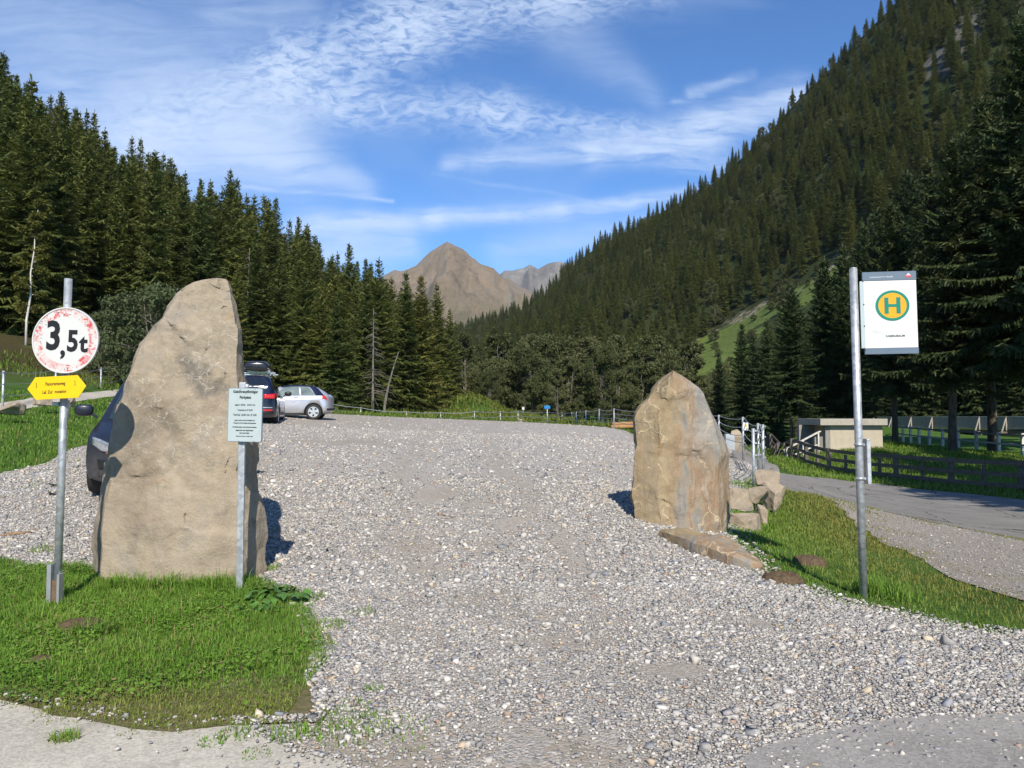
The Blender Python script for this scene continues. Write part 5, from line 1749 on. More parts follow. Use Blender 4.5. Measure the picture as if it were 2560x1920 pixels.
class Car:
    """body lofted through stations (x, zlo, zbelt, ztop, wlo, wbelt, wtop), x running from nose to tail"""
    def __init__(self, st, nose_bulge=.30, tail_bulge=.16):
        self.st = np.array(st, float); self.L = self.st[-1, 0]
        self.nb, self.tb = nose_bulge, tail_bulge

    def params(self, x):
        s = self.st
        return [np.interp(x, s[:, 0], s[:, k]) for k in range(1, 7)]

    def sec(self, x):
        """half section, bottom centre to roof centre"""
        zl, zb, zt, wl, wb, wt = self.params(x)
        hgt = zb - zl
        g_ = zt - zb
        return [(0, zl), (wl * .80, zl), (wl * .96, zl + .05), (wl * 1.0, zl + .16), (wb * 1.0 + .008, zl + hgt * .48), (wb * 1.0, zl + hgt * .80), (wb * .985, zb - .03), (wb * .955, zb),
                (wb * .955 + (wt * 1.04 - wb * .955) * .33, zb + g_ * .30), (wb * .955 + (wt * 1.04 - wb * .955) * .70, zb + g_ * .64), (wt * 1.04, zb + g_ * .90), (wt * .93, zb + g_ * .965), (wt * .6, zb + g_ * .99), (0, zt)]

    def S(self, x, t, side=1, off=0.0):
        p = self.sec(x)
        i = min(int(t), len(p) - 2); f = t - i
        y = p[i][0] + (p[i + 1][0] - p[i][0]) * f; z = p[i][1] + (p[i + 1][1] - p[i][1]) * f
        wb = self.params(x)[4]
        q = (y / wb) ** 2
        kn = max(0, 1 - x / 1.0) ** 1.5 * self.nb
        kt = max(0, 1 - (self.L - x) / .8) ** 1.5 * self.tb
        return Vector((x + q * (kn - kt), side * (y + off), z))

    def body(self, xs, parent, m, wells, wr):
        k = len(self.sec(0))
        V, F = [], []
        for x in xs:
            for t in range(k): V.append(self.S(x, t, 1))
            for t in range(k - 2, 0, -1): V.append(self.S(x, t, -1))
        n = 2 * k - 2
        for i in range(len(xs) - 1):
            for j in range(n):
                F.append((i * n + j, (i + 1) * n + j, (i + 1) * n + (j + 1) % n, i * n + (j + 1) % n))
        # nose and tail: strips of quads between the two sides
        for end in (0, len(xs) - 1):
            x = xs[end]; base = end * n
            cols = 6
            idx = {}
            for t in range(1, k - 1):
                for c in range(cols + 1):
                    a = 1 - 2 * c / cols
                    if c == 0: idx[t, c] = base + t
                    elif c == cols: idx[t, c] = base + n - t
                    else:
                        pR = self.S(x, t, 1)
                        y = pR.y * a
                        wb = self.params(x)[4]
                        q = (y / wb) ** 2
                        kn = (self.nb if end == 0 else 0); kt = (self.tb if end else 0)
                        V.append(Vector((x + q * (kn - kt), y, pR.z))); idx[t, c] = len(V) - 1
            for t in range(1, k - 2):
                for c in range(cols):
                    F.append((idx[t, c], idx[t, c + 1], idx[t + 1, c + 1], idx[t + 1, c]))
            for c in range(cols):
                F.append((base, idx[1, c], idx[1, c + 1])); F.append((base + k - 1, idx[k - 2, c], idx[k - 2, c + 1]))
        me = bpy.data.meshes.new('body'); me.from_pydata(V, [], F); me.update()
        bm = bmesh.new(); bm.from_mesh(me)
        bmesh.ops.remove_doubles(bm, verts=bm.verts, dist=.0004)
        bmesh.ops.recalc_face_normals(bm, faces=bm.faces)
        for f in bm.faces: f.smooth = True
        bm.to_mesh(me); bm.free()
        o = link_mesh('body', me, [m, M_BLACK], parent)
        # cut the wheel wells
        cut = MB()
        for wx in wells:
            for sd in (-1, 1):
                cut.tube([(wx, sd * .58, wr * .98), (wx, sd * 1.3, wr * .98)], wr * 1.16, 28)
        c = cut.build('well', M_BLACK)
        md = o.modifiers.new('w', 'BOOLEAN'); md.object = c; md.operation = 'DIFFERENCE'; md.solver = 'EXACT'
        bpy.context.view_layer.update()
        nm = bpy.data.meshes.new_from_object(o.evaluated_get(bpy.context.evaluated_depsgraph_get()))
        o.modifiers.clear()
        cm = c.data
        bpy.data.objects.remove(c); bpy.data.meshes.remove(cm)
        o.data = nm; nm.name = 'body'
        return o

    def patch(self, name, quad, m, parent, side=1, n=8, off=.006, out=None, inset=0.0):
        """surface patch between four (x, t) corners, set just proud of the body"""
        V, F = [], []
        for j in range(n + 1):
            for i in range(n + 1):
                u, v = i / n, j / n
                x = (quad[0][0] * (1 - u) + quad[1][0] * u) * (1 - v) + (quad[3][0] * (1 - u) + quad[2][0] * u) * v
                t = (quad[0][1] * (1 - u) + quad[1][1] * u) * (1 - v) + (quad[3][1] * (1 - u) + quad[2][1] * u) * v
                p = self.S(x, t, side); e = .01
                dx = self.S(min(x + e, self.L), t, side) - self.S(max(x - e, 0), t, side); dt = self.S(x, min(t + e, 12.99), side) - self.S(x, max(t - e, 0), side)
                nr = dx.cross(dt).normalized() * side
                if nr.dot(Vector((0, p.y, p.z - .7))) < 0: nr = -nr
                V.append(p + nr * off)
        for j in range(n):
            for i in range(n):
                a = j * (n + 1) + i
                F.append((a, a + 1, a + n + 2, a + n + 1))
        o = MB().add(V, F, True).build(name, m, parent)
        return o

    def across(self, name, x0, x1, m, parent, n=10, off=.006, t=12.0, wide=.97):
        """windscreen or rear window: spans both sides"""
        V, F = [], []
        for j in range(n + 1):
            x = x0 + (x1 - x0) * j / n
            e = self.S(x, t, 1)
            for i in range(13):
                a = -1 + 2 * i / 12
                tt = t + (13 - t) * (1 - abs(a)) if abs(a) < 1 else t
                y = e.y * a * wide
                z = np.interp(abs(y), [0, self.S(x, 12, 1).y, self.S(x, 11, 1).y, self.S(x, 10, 1).y], [self.S(x, 13, 1).z, self.S(x, 12, 1).z, self.S(x, 11, 1).z, self.S(x, 10, 1).z])
                V.append(Vector((x, y, z)))
        s = (V[(n) * 13 + 6] - V[6]); nr = Vector((-s.z, 0, s.x)).normalized()
        if nr.z < 0: nr = -nr
        V = [q + nr * off for q in V]
        for j in range(n):
            for i in range(12):
                a = j * 13 + i; F.append((a, a + 1, a + 14, a + 13))
        return MB().add(V, F, True).build(name, m, parent)

    def face(self, name, poly, m, parent, end=0, off=.008, thick=.02):
        """polygon given as (a, z) on the nose (end=0) or tail, a from -1 to 1 across"""
        x = self.st[0, 0] if end == 0 else self.L
        wb = self.params(x)[4]
        # widths of the end face at height z
        sec = self.sec(x)
        zz = [q[1] for q in sec[1:-1]]; yy = [q[0] for q in sec[1:-1]]
        n = len(poly)
        c = Vector((0, 0)); 
        for q in poly: c += Vector(q) / n
        pts = []
        N = 8
        rings = [[c.lerp(Vector(q), k / N) for q in poly] for k in range(1, N + 1)]
        def place(q, d):
            y = q[0] * wb; qq = q[0] ** 2
            dx = qq * (self.nb if end == 0 else -self.tb)
            return Vector((x + dx + (-d if end == 0 else d), y, q[1]))
        # dense outline so that the patch follows the curve
        M_ = 5
        dens = []
        for i in range(n):
            for k in range(M_):
                dens.append(Vector(poly[i]).lerp(Vector(poly[(i + 1) % n]), k / M_))
        V = [place(c, off + thick * .3)]
        F = []
        R_ = 4
        for k in range(1, R_ + 1):
            for q in dens: V.append(place(c.lerp(q, k / R_), off + thick * .3 * (1 - (k / R_) ** 4)))
        m_ = len(dens)
        for i in range(m_): F.append((0, 1 + i, 1 + (i + 1) % m_))
        for k in range(R_ - 1):
            for i in range(m_): F.append((1 + k * m_ + i, 1 + (k + 1) * m_ + i, 1 + (k + 1) * m_ + (i + 1) % m_, 1 + k * m_ + (i + 1) % m_))
        b0 = len(V)
        for q in dens: V.append(place(q, -thick))
        for i in range(m_): F.append((1 + (R_ - 1) * m_ + i, b0 + i, b0 + (i + 1) % m_, 1 + (R_ - 1) * m_ + (i + 1) % m_))
        return MB().add(V, F, True).build(name, m, parent)


def wheel(parent, x, side, w, r, spokes=5, tw=.20, steel=False, spoke_w=.09):
    """tyre and alloy rim, axle along y"""
    root = thing('wheel', None, None, (x, side * w, r)); root.parent = parent
    prof = [(r * .66, -tw * .42), (r * .80, -tw * .52), (r * .93, -tw * .50), (r * .99, -tw * .38), (r, 0), (r * .99, tw * .38), (r * .93, tw * .50), (r * .80, tw * .52), (r * .66, tw * .42)]
    b = MB(); n = 40; vs, fs = [], []
    for i in range(n):
        a = 2 * math.pi * i / n
        for rr, y in prof: vs.append((rr * math.cos(a), y, rr * math.sin(a)))
    k = len(prof)
    for i in range(n):
        for j in range(k - 1): fs.append((i * k + j, i * k + j + 1, ((i + 1) % n) * k + j + 1, ((i + 1) % n) * k + j))
    b.add(vs, fs, True); b.build('tyre', M_RUBBER, root)
    b = MB(); o_ = side * tw * .40
    ring(b, r * .58, r * .67, o_ - .02 * side, o_ + .02 * side, 40)
    ring(b, r * .60, r * .64, -tw * .4, tw * .4, 40)
    for i in range(spokes):
        a = 2 * math.pi * i / spokes + .3
        d = Vector((math.cos(a), 0, math.sin(a)))
        s = Vector((-math.sin(a), 0, math.cos(a)))
        w0, w1 = r * .10, r * spoke_w * 2.0
        q = [d * r * .08 - s * w0, d * r * .08 + s * w0, d * r * .60 + s * w1, d * r * .60 - s * w1]
        b.add([v + Vector((0, o_ - .015 * side, 0)) for v in q] + [v + Vector((0, o_ + .015 * side, 0)) for v in q], [(0, 1, 2, 3), (7, 6, 5, 4), (0, 4, 5, 1), (1, 5, 6, 2), (2, 6, 7, 3), (3, 7, 4, 0)])
    b.tube([(0, o_ - .03 * side, 0), (0, o_ + .02 * side, 0)], r * .15, 16)
    b.build('rim', M_ALU, root)
    MB().tube([(0, -.02 * side, 0), (0, .012 * side, 0)], r * .58, 24).build('brake', M_BLACK, root)


def mirror(car, parent, x, z, side, m):
    y = side * (car.params(x)[4] - .02)
    b = MB()
    vs, fs = [], []
    nu, nv = 10, 8
    for j in range(nv + 1):
        v = -math.pi / 2 + math.pi * j / nv
        for i in range(nu):
            u = 2 * math.pi * i / nu
            ex = lambda q: math.copysign(abs(q) ** .7, q)
            vs.append((x + .055 * ex(math.cos(v)) * ex(math.cos(u)) , y + side * (.17 + .125 * ex(math.cos(v)) * ex(math.sin(u))), z + .09 + .085 * ex(math.sin(v))))
    for j in range(nv):
        for i in range(nu): fs.append((j * nu + i, j * nu + (i + 1) % nu, (j + 1) * nu + (i + 1) % nu, (j + 1) * nu + i))
    b.add(vs, fs, True)
    o = b.build('mirror', m, parent)
    MB().bar((x, y, z - .02), (x, y + side * .10, z + .06), .05, .035).build('mirror_arm', M_BLACK, o)
    return o


def place_car(root, px, py, Y, heading, anchor):
    """put the car so that its local anchor point stands at the given pixel"""
    g_ = P(px, py, Y)
    rot = Matrix.Rotation(heading, 4, 'Z')
    a = rot @ Vector(anchor)
    x, y = g_.x - a.x, g_.y - a.y
    # follow the ground
    f = rot @ Vector((anchor[0] + 1, 0, 0)) - rot @ Vector((anchor[0] - 1, 0, 0))
    z = H(g_.x, g_.y) + .012 * max(1, Y / 14)
    root.location = (x, y, z - a.z)
    root.rotation_euler = (0, 0, heading)


# dark blue people carrier, nose towards the camera
C1 = Car([(0, .27, .62, .70, .80, .79, .62), (.10, .22, .69, .77, .86, .86, .66), (.3, .20, .76, .84, .89, .89, .70), (.65, .20, .84, .92, .905, .905, .74), (.95, .20, .90, .98, .91, .91, .76), (1.40, .20, .96, 1.31, .91, .91, .69), (1.85, .20, 1.0, 1.60, .91, .905, .60),
          (2.4, .20, 1.04, 1.68, .91, .905, .60), (3.3, .20, 1.06, 1.67, .91, .905, .58), (4.0, .22, 1.08, 1.58, .90, .89, .57), (4.3, .25, 1.04, 1.32, .88, .86, .60), (4.42, .32, .95, 1.05, .85, .82, .66)], .34)
M_BLUE1 = paint('dark_blue_paint', (.012, .016, .028), .10, .40, .25)
XS1 = [0, .04, .1, .2, .3, .45, .6, .7, .85, .95, 1.05, 1.2, 1.35, 1.45, 1.6, 1.75, 1.85, 2.0, 2.2, 2.4, 2.7, 3.0, 3.3, 3.6, 3.8, 4.0, 4.15, 4.3, 4.37, 4.42]
car = thing('parked_car', 'dark blue people carrier facing the camera, half hidden behind the tall left stone', 'car')
C1.body(XS1, car, M_BLUE1, [.88, 3.55], .325)
ws = C1.across('windscreen', .99, 1.82, M_GLASS, car, t=10.9, wide=.985)
MB().box((1.22, -.58, 1.19), (.10, .09, .004), Matrix.Rotation(R(-42), 3, 'Y')).build('sticker', M_STICK, ws)
b = MB(); b.bar((1.0, -.62, 1.00), (1.08, .05, 1.09), .02, .02); b.bar((1.0, .1, 1.01), (1.10, .65, 1.09), .02, .02); b.build('wiper', M_BLACK, ws)
for sd in (1, -1):
    C1.patch('side_window', [(1.50, 7.3), (3.85, 7.3), (3.72, 9.8), (1.98, 9.8)], M_DARKGLASS, car, sd)
    hl = C1.face('headlight', [(.46 * sd, .60), (.62 * sd, .585), (.86 * sd, .62), (1.0 * sd, .70), (1.005 * sd, .80), (.88 * sd, .775), (.62 * sd, .69), (.48 * sd, .645)][::sd], M_LAMP, car, 0, .012, .05)
    C1.face('indicator', [(.49 * sd, .585), (.78 * sd, .592), (.72 * sd, .625), (.53 * sd, .615)][::sd], M_AMBER, hl, 0, .024, .03)
    C1.face('fog_light', [(.60 * sd, .42), (.80 * sd, .42), (.80 * sd, .475), (.60 * sd, .475)][::sd], M_LAMP, car, 0, .022, .02)
    C1.face('lower_intake', [(.45 * sd, .37), (.90 * sd, .39), (.92 * sd, .51), (.50 * sd, .50)][::sd], M_BLACK, car, 0, .010, .02)
    mirror(C1, car, 1.28, 1.03, sd, M_BLUE1)
    wheel(car, .88, sd, .80, .325); wheel(car, 3.55, sd, .80, .325)
C1.face('grille', [(-.38, .60), (.38, .60), (.40, .74), (-.40, .74)], M_BLACK, car, 0, .010, .02)
C1.face('bumper_strip', [(-.90, .29), (.90, .29), (.92, .335), (-.92, .335)], M_BLUE1, car, 0, .018, .02)
C1.face('number_plate', [(-.30, .45), (.30, .45), (.30, .56), (-.30, .56)], M_PLATE, car, 0, .018, .01)
place_car(car, 226, 1226, 10.7, R(90 + 19), (.88, .90, 0))
car.rotation_euler = (R(0), R(-2.5), R(90 + 19))

# dark blue estate seen from behind, roof box on top
C2 = Car([(0, .30, .66, .78, .78, .77, .62), (.12, .22, .76, .86, .86, .86, .68), (.7, .20, .90, 1.0, .90, .90, .72), (1.15, .20, .98, 1.08, .91, .91, .72), (2.0, .20, 1.02, 1.56, .91, .91, .62), (2.6, .20, 1.03, 1.66, .91, .91, .62),
          (3.9, .20, 1.05, 1.66, .91, .905, .62), (4.45, .24, 1.06, 1.58, .90, .89, .63), (4.62, .30, 1.0, 1.30, .88, .86, .68), (4.70, .36, .92, 1.04, .86, .84, .72)], .30, .14)
car = thing('parked_car', 'dark blue estate car with a roof box, seen from behind right of the left stone', 'car')
XS2 = [0, .05, .12, .3, .5, .7, .9, 1.15, 1.4, 1.7, 2.0, 2.3, 2.6, 3.0, 3.4, 3.9, 4.15, 4.3, 4.45, 4.53, 4.62, 4.66, 4.70]
M_BLUE2 = paint('night_blue_paint', (.010, .016, .045))
C2.body(XS2, car, M_BLUE2, [.92, 3.72], .335)
C2.across('windscreen', 1.25, 1.95, M_GLASS, car, t=11.2)
C2.across('rear_window', 4.46, 4.66, M_DARKGLASS, car, t=11.0, wide=.93)
for sd in (1, -1):
    C2.patch('side_window', [(1.65, 7.35), (4.25, 7.35), (4.1, 9.8), (2.1, 9.8)], M_DARKGLASS, car, sd)
    C2.face('tail_light', [(.60 * sd, .86), (1.0 * sd, .86), (1.02 * sd, 1.02), (.58 * sd, 1.0)][::sd], M_TAIL, car, 1, .02, .04)
    C2.face('reflector', [(.55 * sd, .46), (.92 * sd, .46), (.92 * sd, .51), (.55 * sd, .51)][::sd], M_TAIL, car, 1, .016, .02)
    C2.patch('tail_light_side', [(4.46, 5.2), (4.68, 5.2), (4.68, 6.4), (4.40, 6.4)], M_TAIL, car, sd)
    C2.patch('headlight', [(.04, 5.0), (.45, 5.4), (.5, 6.4), (.06, 6.2)], M_LAMP, car, sd)
    C2.patch('sill_trim', [(1.3, 2.4), (3.3, 2.4), (3.3, 2.9), (1.3, 2.9)], M_ALU, car, sd)
    mirror(C2, car, 1.5, 1.02, sd, M_BLACK)
    wheel(car, .92, sd, .80, .335); wheel(car, 3.72, sd, .80, .335)
    b = MB(); b.tube([(2.1, sd * .66, 1.66), (2.25, sd * .66, 1.71), (4.0, sd * .66, 1.70), (4.15, sd * .66, 1.64)], .014, 8); b.build('roof_rail', M_ALU, car)
C2.face('number_plate', [(-.29, .70), (.29, .70), (.29, .81), (-.29, .81)], M_PLATE, car, 1, .016, .01)
C2.face('bumper_strip', [(-.92, .56), (.92, .56), (.92, .585), (-.92, .585)], M_ALU, car, 1, .016, .01)
C2.face('lower_bumper', [(-.95, .37), (.95, .37), (.97, .45), (-.97, .45)], M_BLACK, car, 1, .016, .02)
b = MB()
for x in (2.55, 3.65): b.bar((x, -.78, 1.745), (x, .78, 1.745), .055, .03)
b.build('roof_bar', M_ALU, car)
place_car(car, 690, 1066, 25.0, R(-77.5), (4.70, .90, 0))
# roof box lies on the bars: a thing of its own
rb = MB()
vs, fs = [], []
xs_ = [-1.0, -.97, -.85, -.5, .2, .75, .95, 1.0]
for x in xs_:
    k = {(-1.0): .80, -.97: .92, -.85: 1, -.5: 1, .2: 1, .75: .86, .95: .55, 1.0: .40}[x]
    hh = .36 * {(-1.0): .72, -.97: .85, -.85: .96, -.5: 1, .2: 1, .75: .80, .95: .45, 1.0: .3}[x]
    for (y, z) in [(-.80, .06), (-.98, .16), (-1, .42), (-.92, .74), (-.66, .97), (0, 1.0), (.66, .97), (.92, .74), (1, .42), (.98, .16), (.80, .06), (0, .03)]:
        vs.append((-x * 1.0, y * .40 * k, z * hh))
n = 12
for i in range(len(xs_) - 1):
    for j in range(n): fs.append((i * n + j, i * n + (j + 1) % n, (i + 1) * n + (j + 1) % n, (i + 1) * n + j))
fs += [tuple(range(n)), tuple(range((len(xs_) - 1) * n, len(xs_) * n))]
rb.add(vs, fs, True)
Mw = Matrix.Translation(car.location) @ car.rotation_euler.to_matrix().to_4x4()
box = thing('roof_box', 'glossy black roof box on the bars of the dark blue estate car', 'roof box', Mw @ Vector((3.25, .22, 1.765)), (0, 0, R(-77.5)))
rb.build('lid', plain('gloss_black', (.016, .017, .019), .18, coat=.5, var=.1), box)
MB().box((0, 0, .10), (1.96, .795, .022)).build('seam', plain('grey_trim', (.20, .21, .22), .4), box)

# silver hatchback, side on
C3 = Car([(0, .28, .60, .70, .76, .75, .60), (.10, .22, .68, .78, .83, .82, .66), (.4, .19, .76, .85, .855, .85, .70), (.9, .18, .85, .94, .865, .86, .70), (1.15, .18, .88, .98, .87, .86, .68), (1.85, .18, .905, 1.35, .87, .86, .56), (2.3, .18, .92, 1.41, .87, .86, .56),
          (2.9, .18, .94, 1.41, .87, .86, .55), (3.3, .19, .96, 1.34, .865, .855, .55), (3.68, .24, .97, 1.13, .855, .83, .58), (3.84, .28, .95, 1.02, .845, .81, .60), (3.95, .36, .80, .88, .82, .79, .62)], .30, .22)
car = thing('parked_car', 'silver hatchback with dark roof seen from the side, furthest of the three cars', 'car')
XS3 = [0, .04, .1, .2, .4, .6, .75, .9, 1.05, 1.15, 1.35, 1.6, 1.85, 2.1, 2.3, 2.6, 2.9, 3.1, 3.3, 3.5, 3.68, 3.76, 3.84, 3.9, 3.95]
M_SILVER = paint('silver_paint', (.50, .515, .55), .55, .30)
C3.body(XS3, car, M_SILVER, [.74, 3.21], .315)
C3.across('windscreen', 1.2, 1.82, M_GLASS, car, t=11.0)
C3.across('rear_window', 3.36, 3.80, M_DARKGLASS, car, t=11.0, wide=.90)
C3.across('roof_skin', 1.86, 3.33, M_BLUE2, car, t=10.3, off=.010, n=14)
for sd in (1, -1):
    C3.patch('side_window', [(1.62, 7.35), (2.66, 7.35), (2.60, 9.75), (2.02, 9.75)], M_PALEGLASS, car, sd)
    C3.patch('quarter_window', [(2.72, 7.35), (3.30, 7.35), (2.98, 9.7), (2.66, 9.7)], M_PALEGLASS, car, sd, off=.007)
    C3.patch('roof_arch', [(1.92, 9.8), (3.30, 9.8), (3.30, 10.6), (1.90, 10.6)], M_BLUE2, car, sd, off=.009)
    C3.patch('rear_pillar', [(3.32, 7.1), (3.78, 7.1), (3.38, 9.9), (3.02, 9.9)], M_BLUE2, car, sd, off=.010)
    C3.patch('tail_light', [(3.66, 5.1), (3.93, 5.2), (3.90, 6.7), (3.62, 6.6)], M_TAIL, car, sd, off=.012)
    C3.patch('headlight', [(.03, 5.0), (.55, 5.4), (.6, 6.3), (.06, 6.0)], M_LAMP, car, sd, off=.010)
    C3.patch('sill_trim', [(1.15, 1.8), (2.85, 1.8), (2.85, 2.3), (1.15, 2.3)], M_BLACK, car, sd, off=.008)
    p = C3.S(2.52, 5.6, sd)
    MB().bar((2.42, p.y + sd * .02, p.z + .04), (2.62, p.y + sd * .02, p.z + .045), .03, .025).build('door_handle', M_ALU, car)
    mirror(C3, car, 1.52, .90, sd, M_BLACK)
    wheel(car, .74, sd, .76, .315, 5, spoke_w=.11); wheel(car, 3.21, sd, .76, .315, 5, spoke_w=.11)
C3.face('rear_bumper', [(-.98, .37), (.98, .37), (1.0, .46), (-1.0, .46)], M_BLACK, car, 1, .016, .02)
place_car(car, 783, 1053, 31.0, R(8), (3.21, -.86, 0))

# ------------------------------------------------------------------ fences
M_ROPEWIRE = plain('wire_rope', (.34, .36, .37), .5, .5, var=.2, sc=40)


def wire_fence(name, label, group, posts, wires=4, hgt=1.1, r=.030, sag=.06, mtop=None):
    """posts: list of (x, y, zbase, height)"""
    o = Vector(posts[0][:3])
    t = thing(name, label, 'fence', o, group=group)
    for (x, y, z, hh) in posts:
        b = MB(); b.tube([(x, y, z - .2), (x, y, z + hh)], r, 12)
        for k in range(wires):
            zz = z + hh * (.96 - .86 * k / wires)
            b.box((x + r, y - r, zz), (.035, .03, .03))
        b.build('post', M_GALV, t, o)
    rr = random.Random(len(posts) + int(o.x * 10))
    for k in range(wires):
        b = MB()
        for (p, q) in zip(posts, posts[1:]):
            a = Vector((p[0] + r, p[1] - r, p[2] + p[3] * (.96 - .86 * k / wires))); c = Vector((q[0] + r, q[1] - r, q[2] + q[3] * (.96 - .86 * k / wires)))
            s = sag * rr.uniform(.5, 1.6)
            b.tube([a.lerp(c, i / 8) - Vector((0, 0, s * 4 * (i / 8) * (1 - i / 8))) for i in range(9)], .011 * max(1, a.y / 25), 6, False)
        b.build('wire', M_ROPEWIRE, t, o)
    return t


def fpost(px, py_top, Y, hh=1.1):
    q = P(px, py_top, Y); return (q.x, q.y, q.z - hh, hh)


wire_fence('wire_fence', 'metal post and rope fence curving round the bank right of the right stone', None,
           [fpost(1405, 1031, 68), fpost(1429, 1030, 62), fpost(1441, 1029, 57), fpost(1465, 1026, 53), fpost(1498, 1022, 48), fpost(1535, 1021, 44), fpost(1640, 1025, 37), fpost(1797, 1037, 28), fpost(1857, 1042, 22.5), fpost(1895, 1058, 18.7), fpost(1907, 1061, 17.7), fpost(1883, 1071, 15)], 4, 1.12, .032, .07)
wire_fence('wire_fence', 'low metal wire fence across the far edge of the gravel, behind the silver car', None,
           [fpost(700, 985, 45), fpost(800, 1003, 46), fpost(902, 1018, 47), fpost(1016, 1028, 48), fpost(1102, 1030, 49), fpost(1186, 1027, 50), fpost(1251, 1028, 52), fpost(1295, 1027, 54), fpost(1369, 1030, 58), fpost(1405, 1031, 66)], 3, 1.1, .03, .06)
wire_fence('wire_fence', 'metal post and rope fence climbing along the sandy path at the far left', None,
           [fpost(-120, 935, 17.5), fpost(9, 927, 21), fpost(140, 922, 27), fpost(253, 919, 34), fpost(320, 908, 39), fpost(372, 905, 45), fpost(430, 915, 52)], 3, 1.12, .033, .10)
q = P(1864, 1066, 21.8)
n = thing('notice', 'small white notice hanging on the metal fence right of the right stone', 'notice', (q.x, q.y, q.z))
MB().box((0, 0, 0), (.15, .012, .22)).build('sheet', M_WHITE, n)
MB().box((.0, -.008, .02), (.06, .004, .08)).build('mark', M_YELLOW, n)
q = P(1823, 1120, 30); z = H(q.x, q.y)
n = thing('cabinet', 'pale grey box standing beside the small distant upright stone', 'cabinet', (q.x, q.y, z))
MB().box((0, 0, .35), (.34, .3, .9)).build('housing', plain('pale_grey_metal', (.38, .42, .45), .5), n, bevel=.01)
MB().box((0, -.153, .40), (.28, .01, .6)).build('door', plain('grey_metal_door', (.33, .37, .40), .45), n)

# little signs beyond the far fence
q = P(1368, 1018, 57); z = H(q.x, q.y)
t = thing('information_sign', 'small blue sign on a grey post beyond the far fence', 'sign', (q.x, q.y, z))
MB().tube([(0, 0, -.2), (0, 0, q.z - z + .15)], .035, 10).build('post', M_GALV, t)
MB().box((0, -.05, q.z - z), (.44, .02, .22)).build('plate', M_BLUE, t)
q = P(1308, 1021, 75); z = H(q.x, q.y)
t = thing('marker_post', 'short post with a small white cap in the meadow beyond the far fence', 'marker post', (q.x, q.y, z))
MB().tube([(0, 0, -.2), (0, 0, q.z - z + .1)], .06, 8).build('post', M_GREYBARK, t)
MB().box((0, -.02, q.z - z), (.22, .10, .26)).build('cap', M_WHITE, t)

# ochre timber lying beyond the fence left of the right stone
M_TIMBER = plain('fresh_timber', (.36, .20, .085), .8, var=.3, sc=12)
M_OLDWOOD = plain('weathered_wood', (.30, .28, .245), .9, var=.35, sc=9, bump=.3)
M_DARKWOOD = plain('dark_weathered_wood', (.125, .105, .085), .9, var=.35, sc=9, bump=.3)
q = P(1562, 1064, 52)
for k, (dx, dz, lab) in enumerate([(0, 0, 'lower ochre log beyond the fence, left of the right stone'), (.1, .2, 'upper ochre log beyond the fence, left of the right stone')]):
    tag(MB().tube([(-.95, 0, 0), (.9, .35, 0.05)], .13, 12).build('log', M_TIMBER, None, loc=(q.x + dx, q.y + dx, q.z + dz - .1)), lab, 'log')

# wooden rail fence beyond the road
wf = [(2920, 1262, 21.5), (2790, 1250, 22.6), (2640, 1238, 23.8), (2546, 1229, 24.8), (2373, 1215, 27.2), (2238, 1204, 29.8), (2155, 1196, 31.5), (2070, 1189, 33.5), (2014, 1183, 35.5), (1975, 1176, 38), (1945, 1168, 41), (1925, 1158, 46), (1915, 1148, 52), (1905, 1140, 60)]
pts = []
for px, py, Y in wf:
    x = (px - 1280) / FPX * Y; pts.append(Vector((x, Y, H(x, Y))))
o = pts[3].copy()
t = thing('rail_fence', 'dark weathered wooden rail fence along the far side of the road', 'fence', o)
for i, p in enumerate(pts):
    hh = 1.02
    b = MB(); tl = .05 * math.sin(i * 2.3)
    b.bar(p - Vector((0, 0, .3)), p + Vector((tl, 0, hh)), .15, .13, (0, 1, 0)); b.build('post', M_DARKWOOD, t, o)
    if i < len(pts) - 1:
        q = pts[i + 1]
        mid = (p + q) / 2; mid.z = H(mid.x, mid.y)
        b = MB(); b.bar(mid - Vector((0, 0, .2)), mid + Vector((0, 0, .82)), .10, .08, (0, 1, 0)); b.build('post', M_DARKWOOD, t, o)
        dn = (q - p).cross(Vector((0, 0, 1))).normalized() * .09
        if dn.y > 0: dn = -dn
        for k, z in enumerate((.92, .55, .20)):
            b = MB(); w = .01 * math.sin(i * 5 + k * 2)
            b.bar(p + dn + Vector((0, 0, z + w)) - (q - p).normalized() * .1, q + dn + Vector((0, 0, z - w)) + (q - p).normalized() * .1, .035, .14); b.build('rail', M_DARKWOOD, t, o)

# ------------------------------------------------------------------ concrete hut and its stair rail
M_CONC = plain('cream_plaster', (.43, .38, .29), .9, var=.08, sc=3, dirt=.25)
M_CONCD = plain('grey_concrete', (.24, .23, .205), .9, var=.2, sc=4, bump=.2, dirt=.3)
Yh = 39.5; s = Yh / FPX
q = P(2076, 1119, Yh); x0 = q.x; ztop = P(2076, 1063, Yh).z; x1 = P(2206, 1063, Yh).x
zb = min(q.z, H(x0, Yh)) - .6
o = Vector((x0, Yh, zb))
t = thing('hut', 'small flat roofed cream concrete hut half sunk in the mound beyond the road', 'hut', o)
MB().box(((x0 + x1) / 2, Yh + 1.3, (zb + ztop) / 2), (x1 - x0, 2.6, ztop - zb)).build('wall', M_CONC, t, o)
r0, r1 = P(2045, 1049, Yh).x, P(2212, 1049, Yh).x
MB().box(((r0 + r1) / 2, Yh + 1.25, ztop + .165), (r1 - r0, 3.1, .33)).build('roof', plain('pale_concrete_slab', (.36, .335, .28), .9, var=.12, sc=4, dirt=.3), t, o, bevel=.015)
MB().box((x0 - .12, Yh + .14, (zb + ztop) / 2), (.235, .26, ztop - zb - .006)).build('pillar', M_CONCD, t, o)
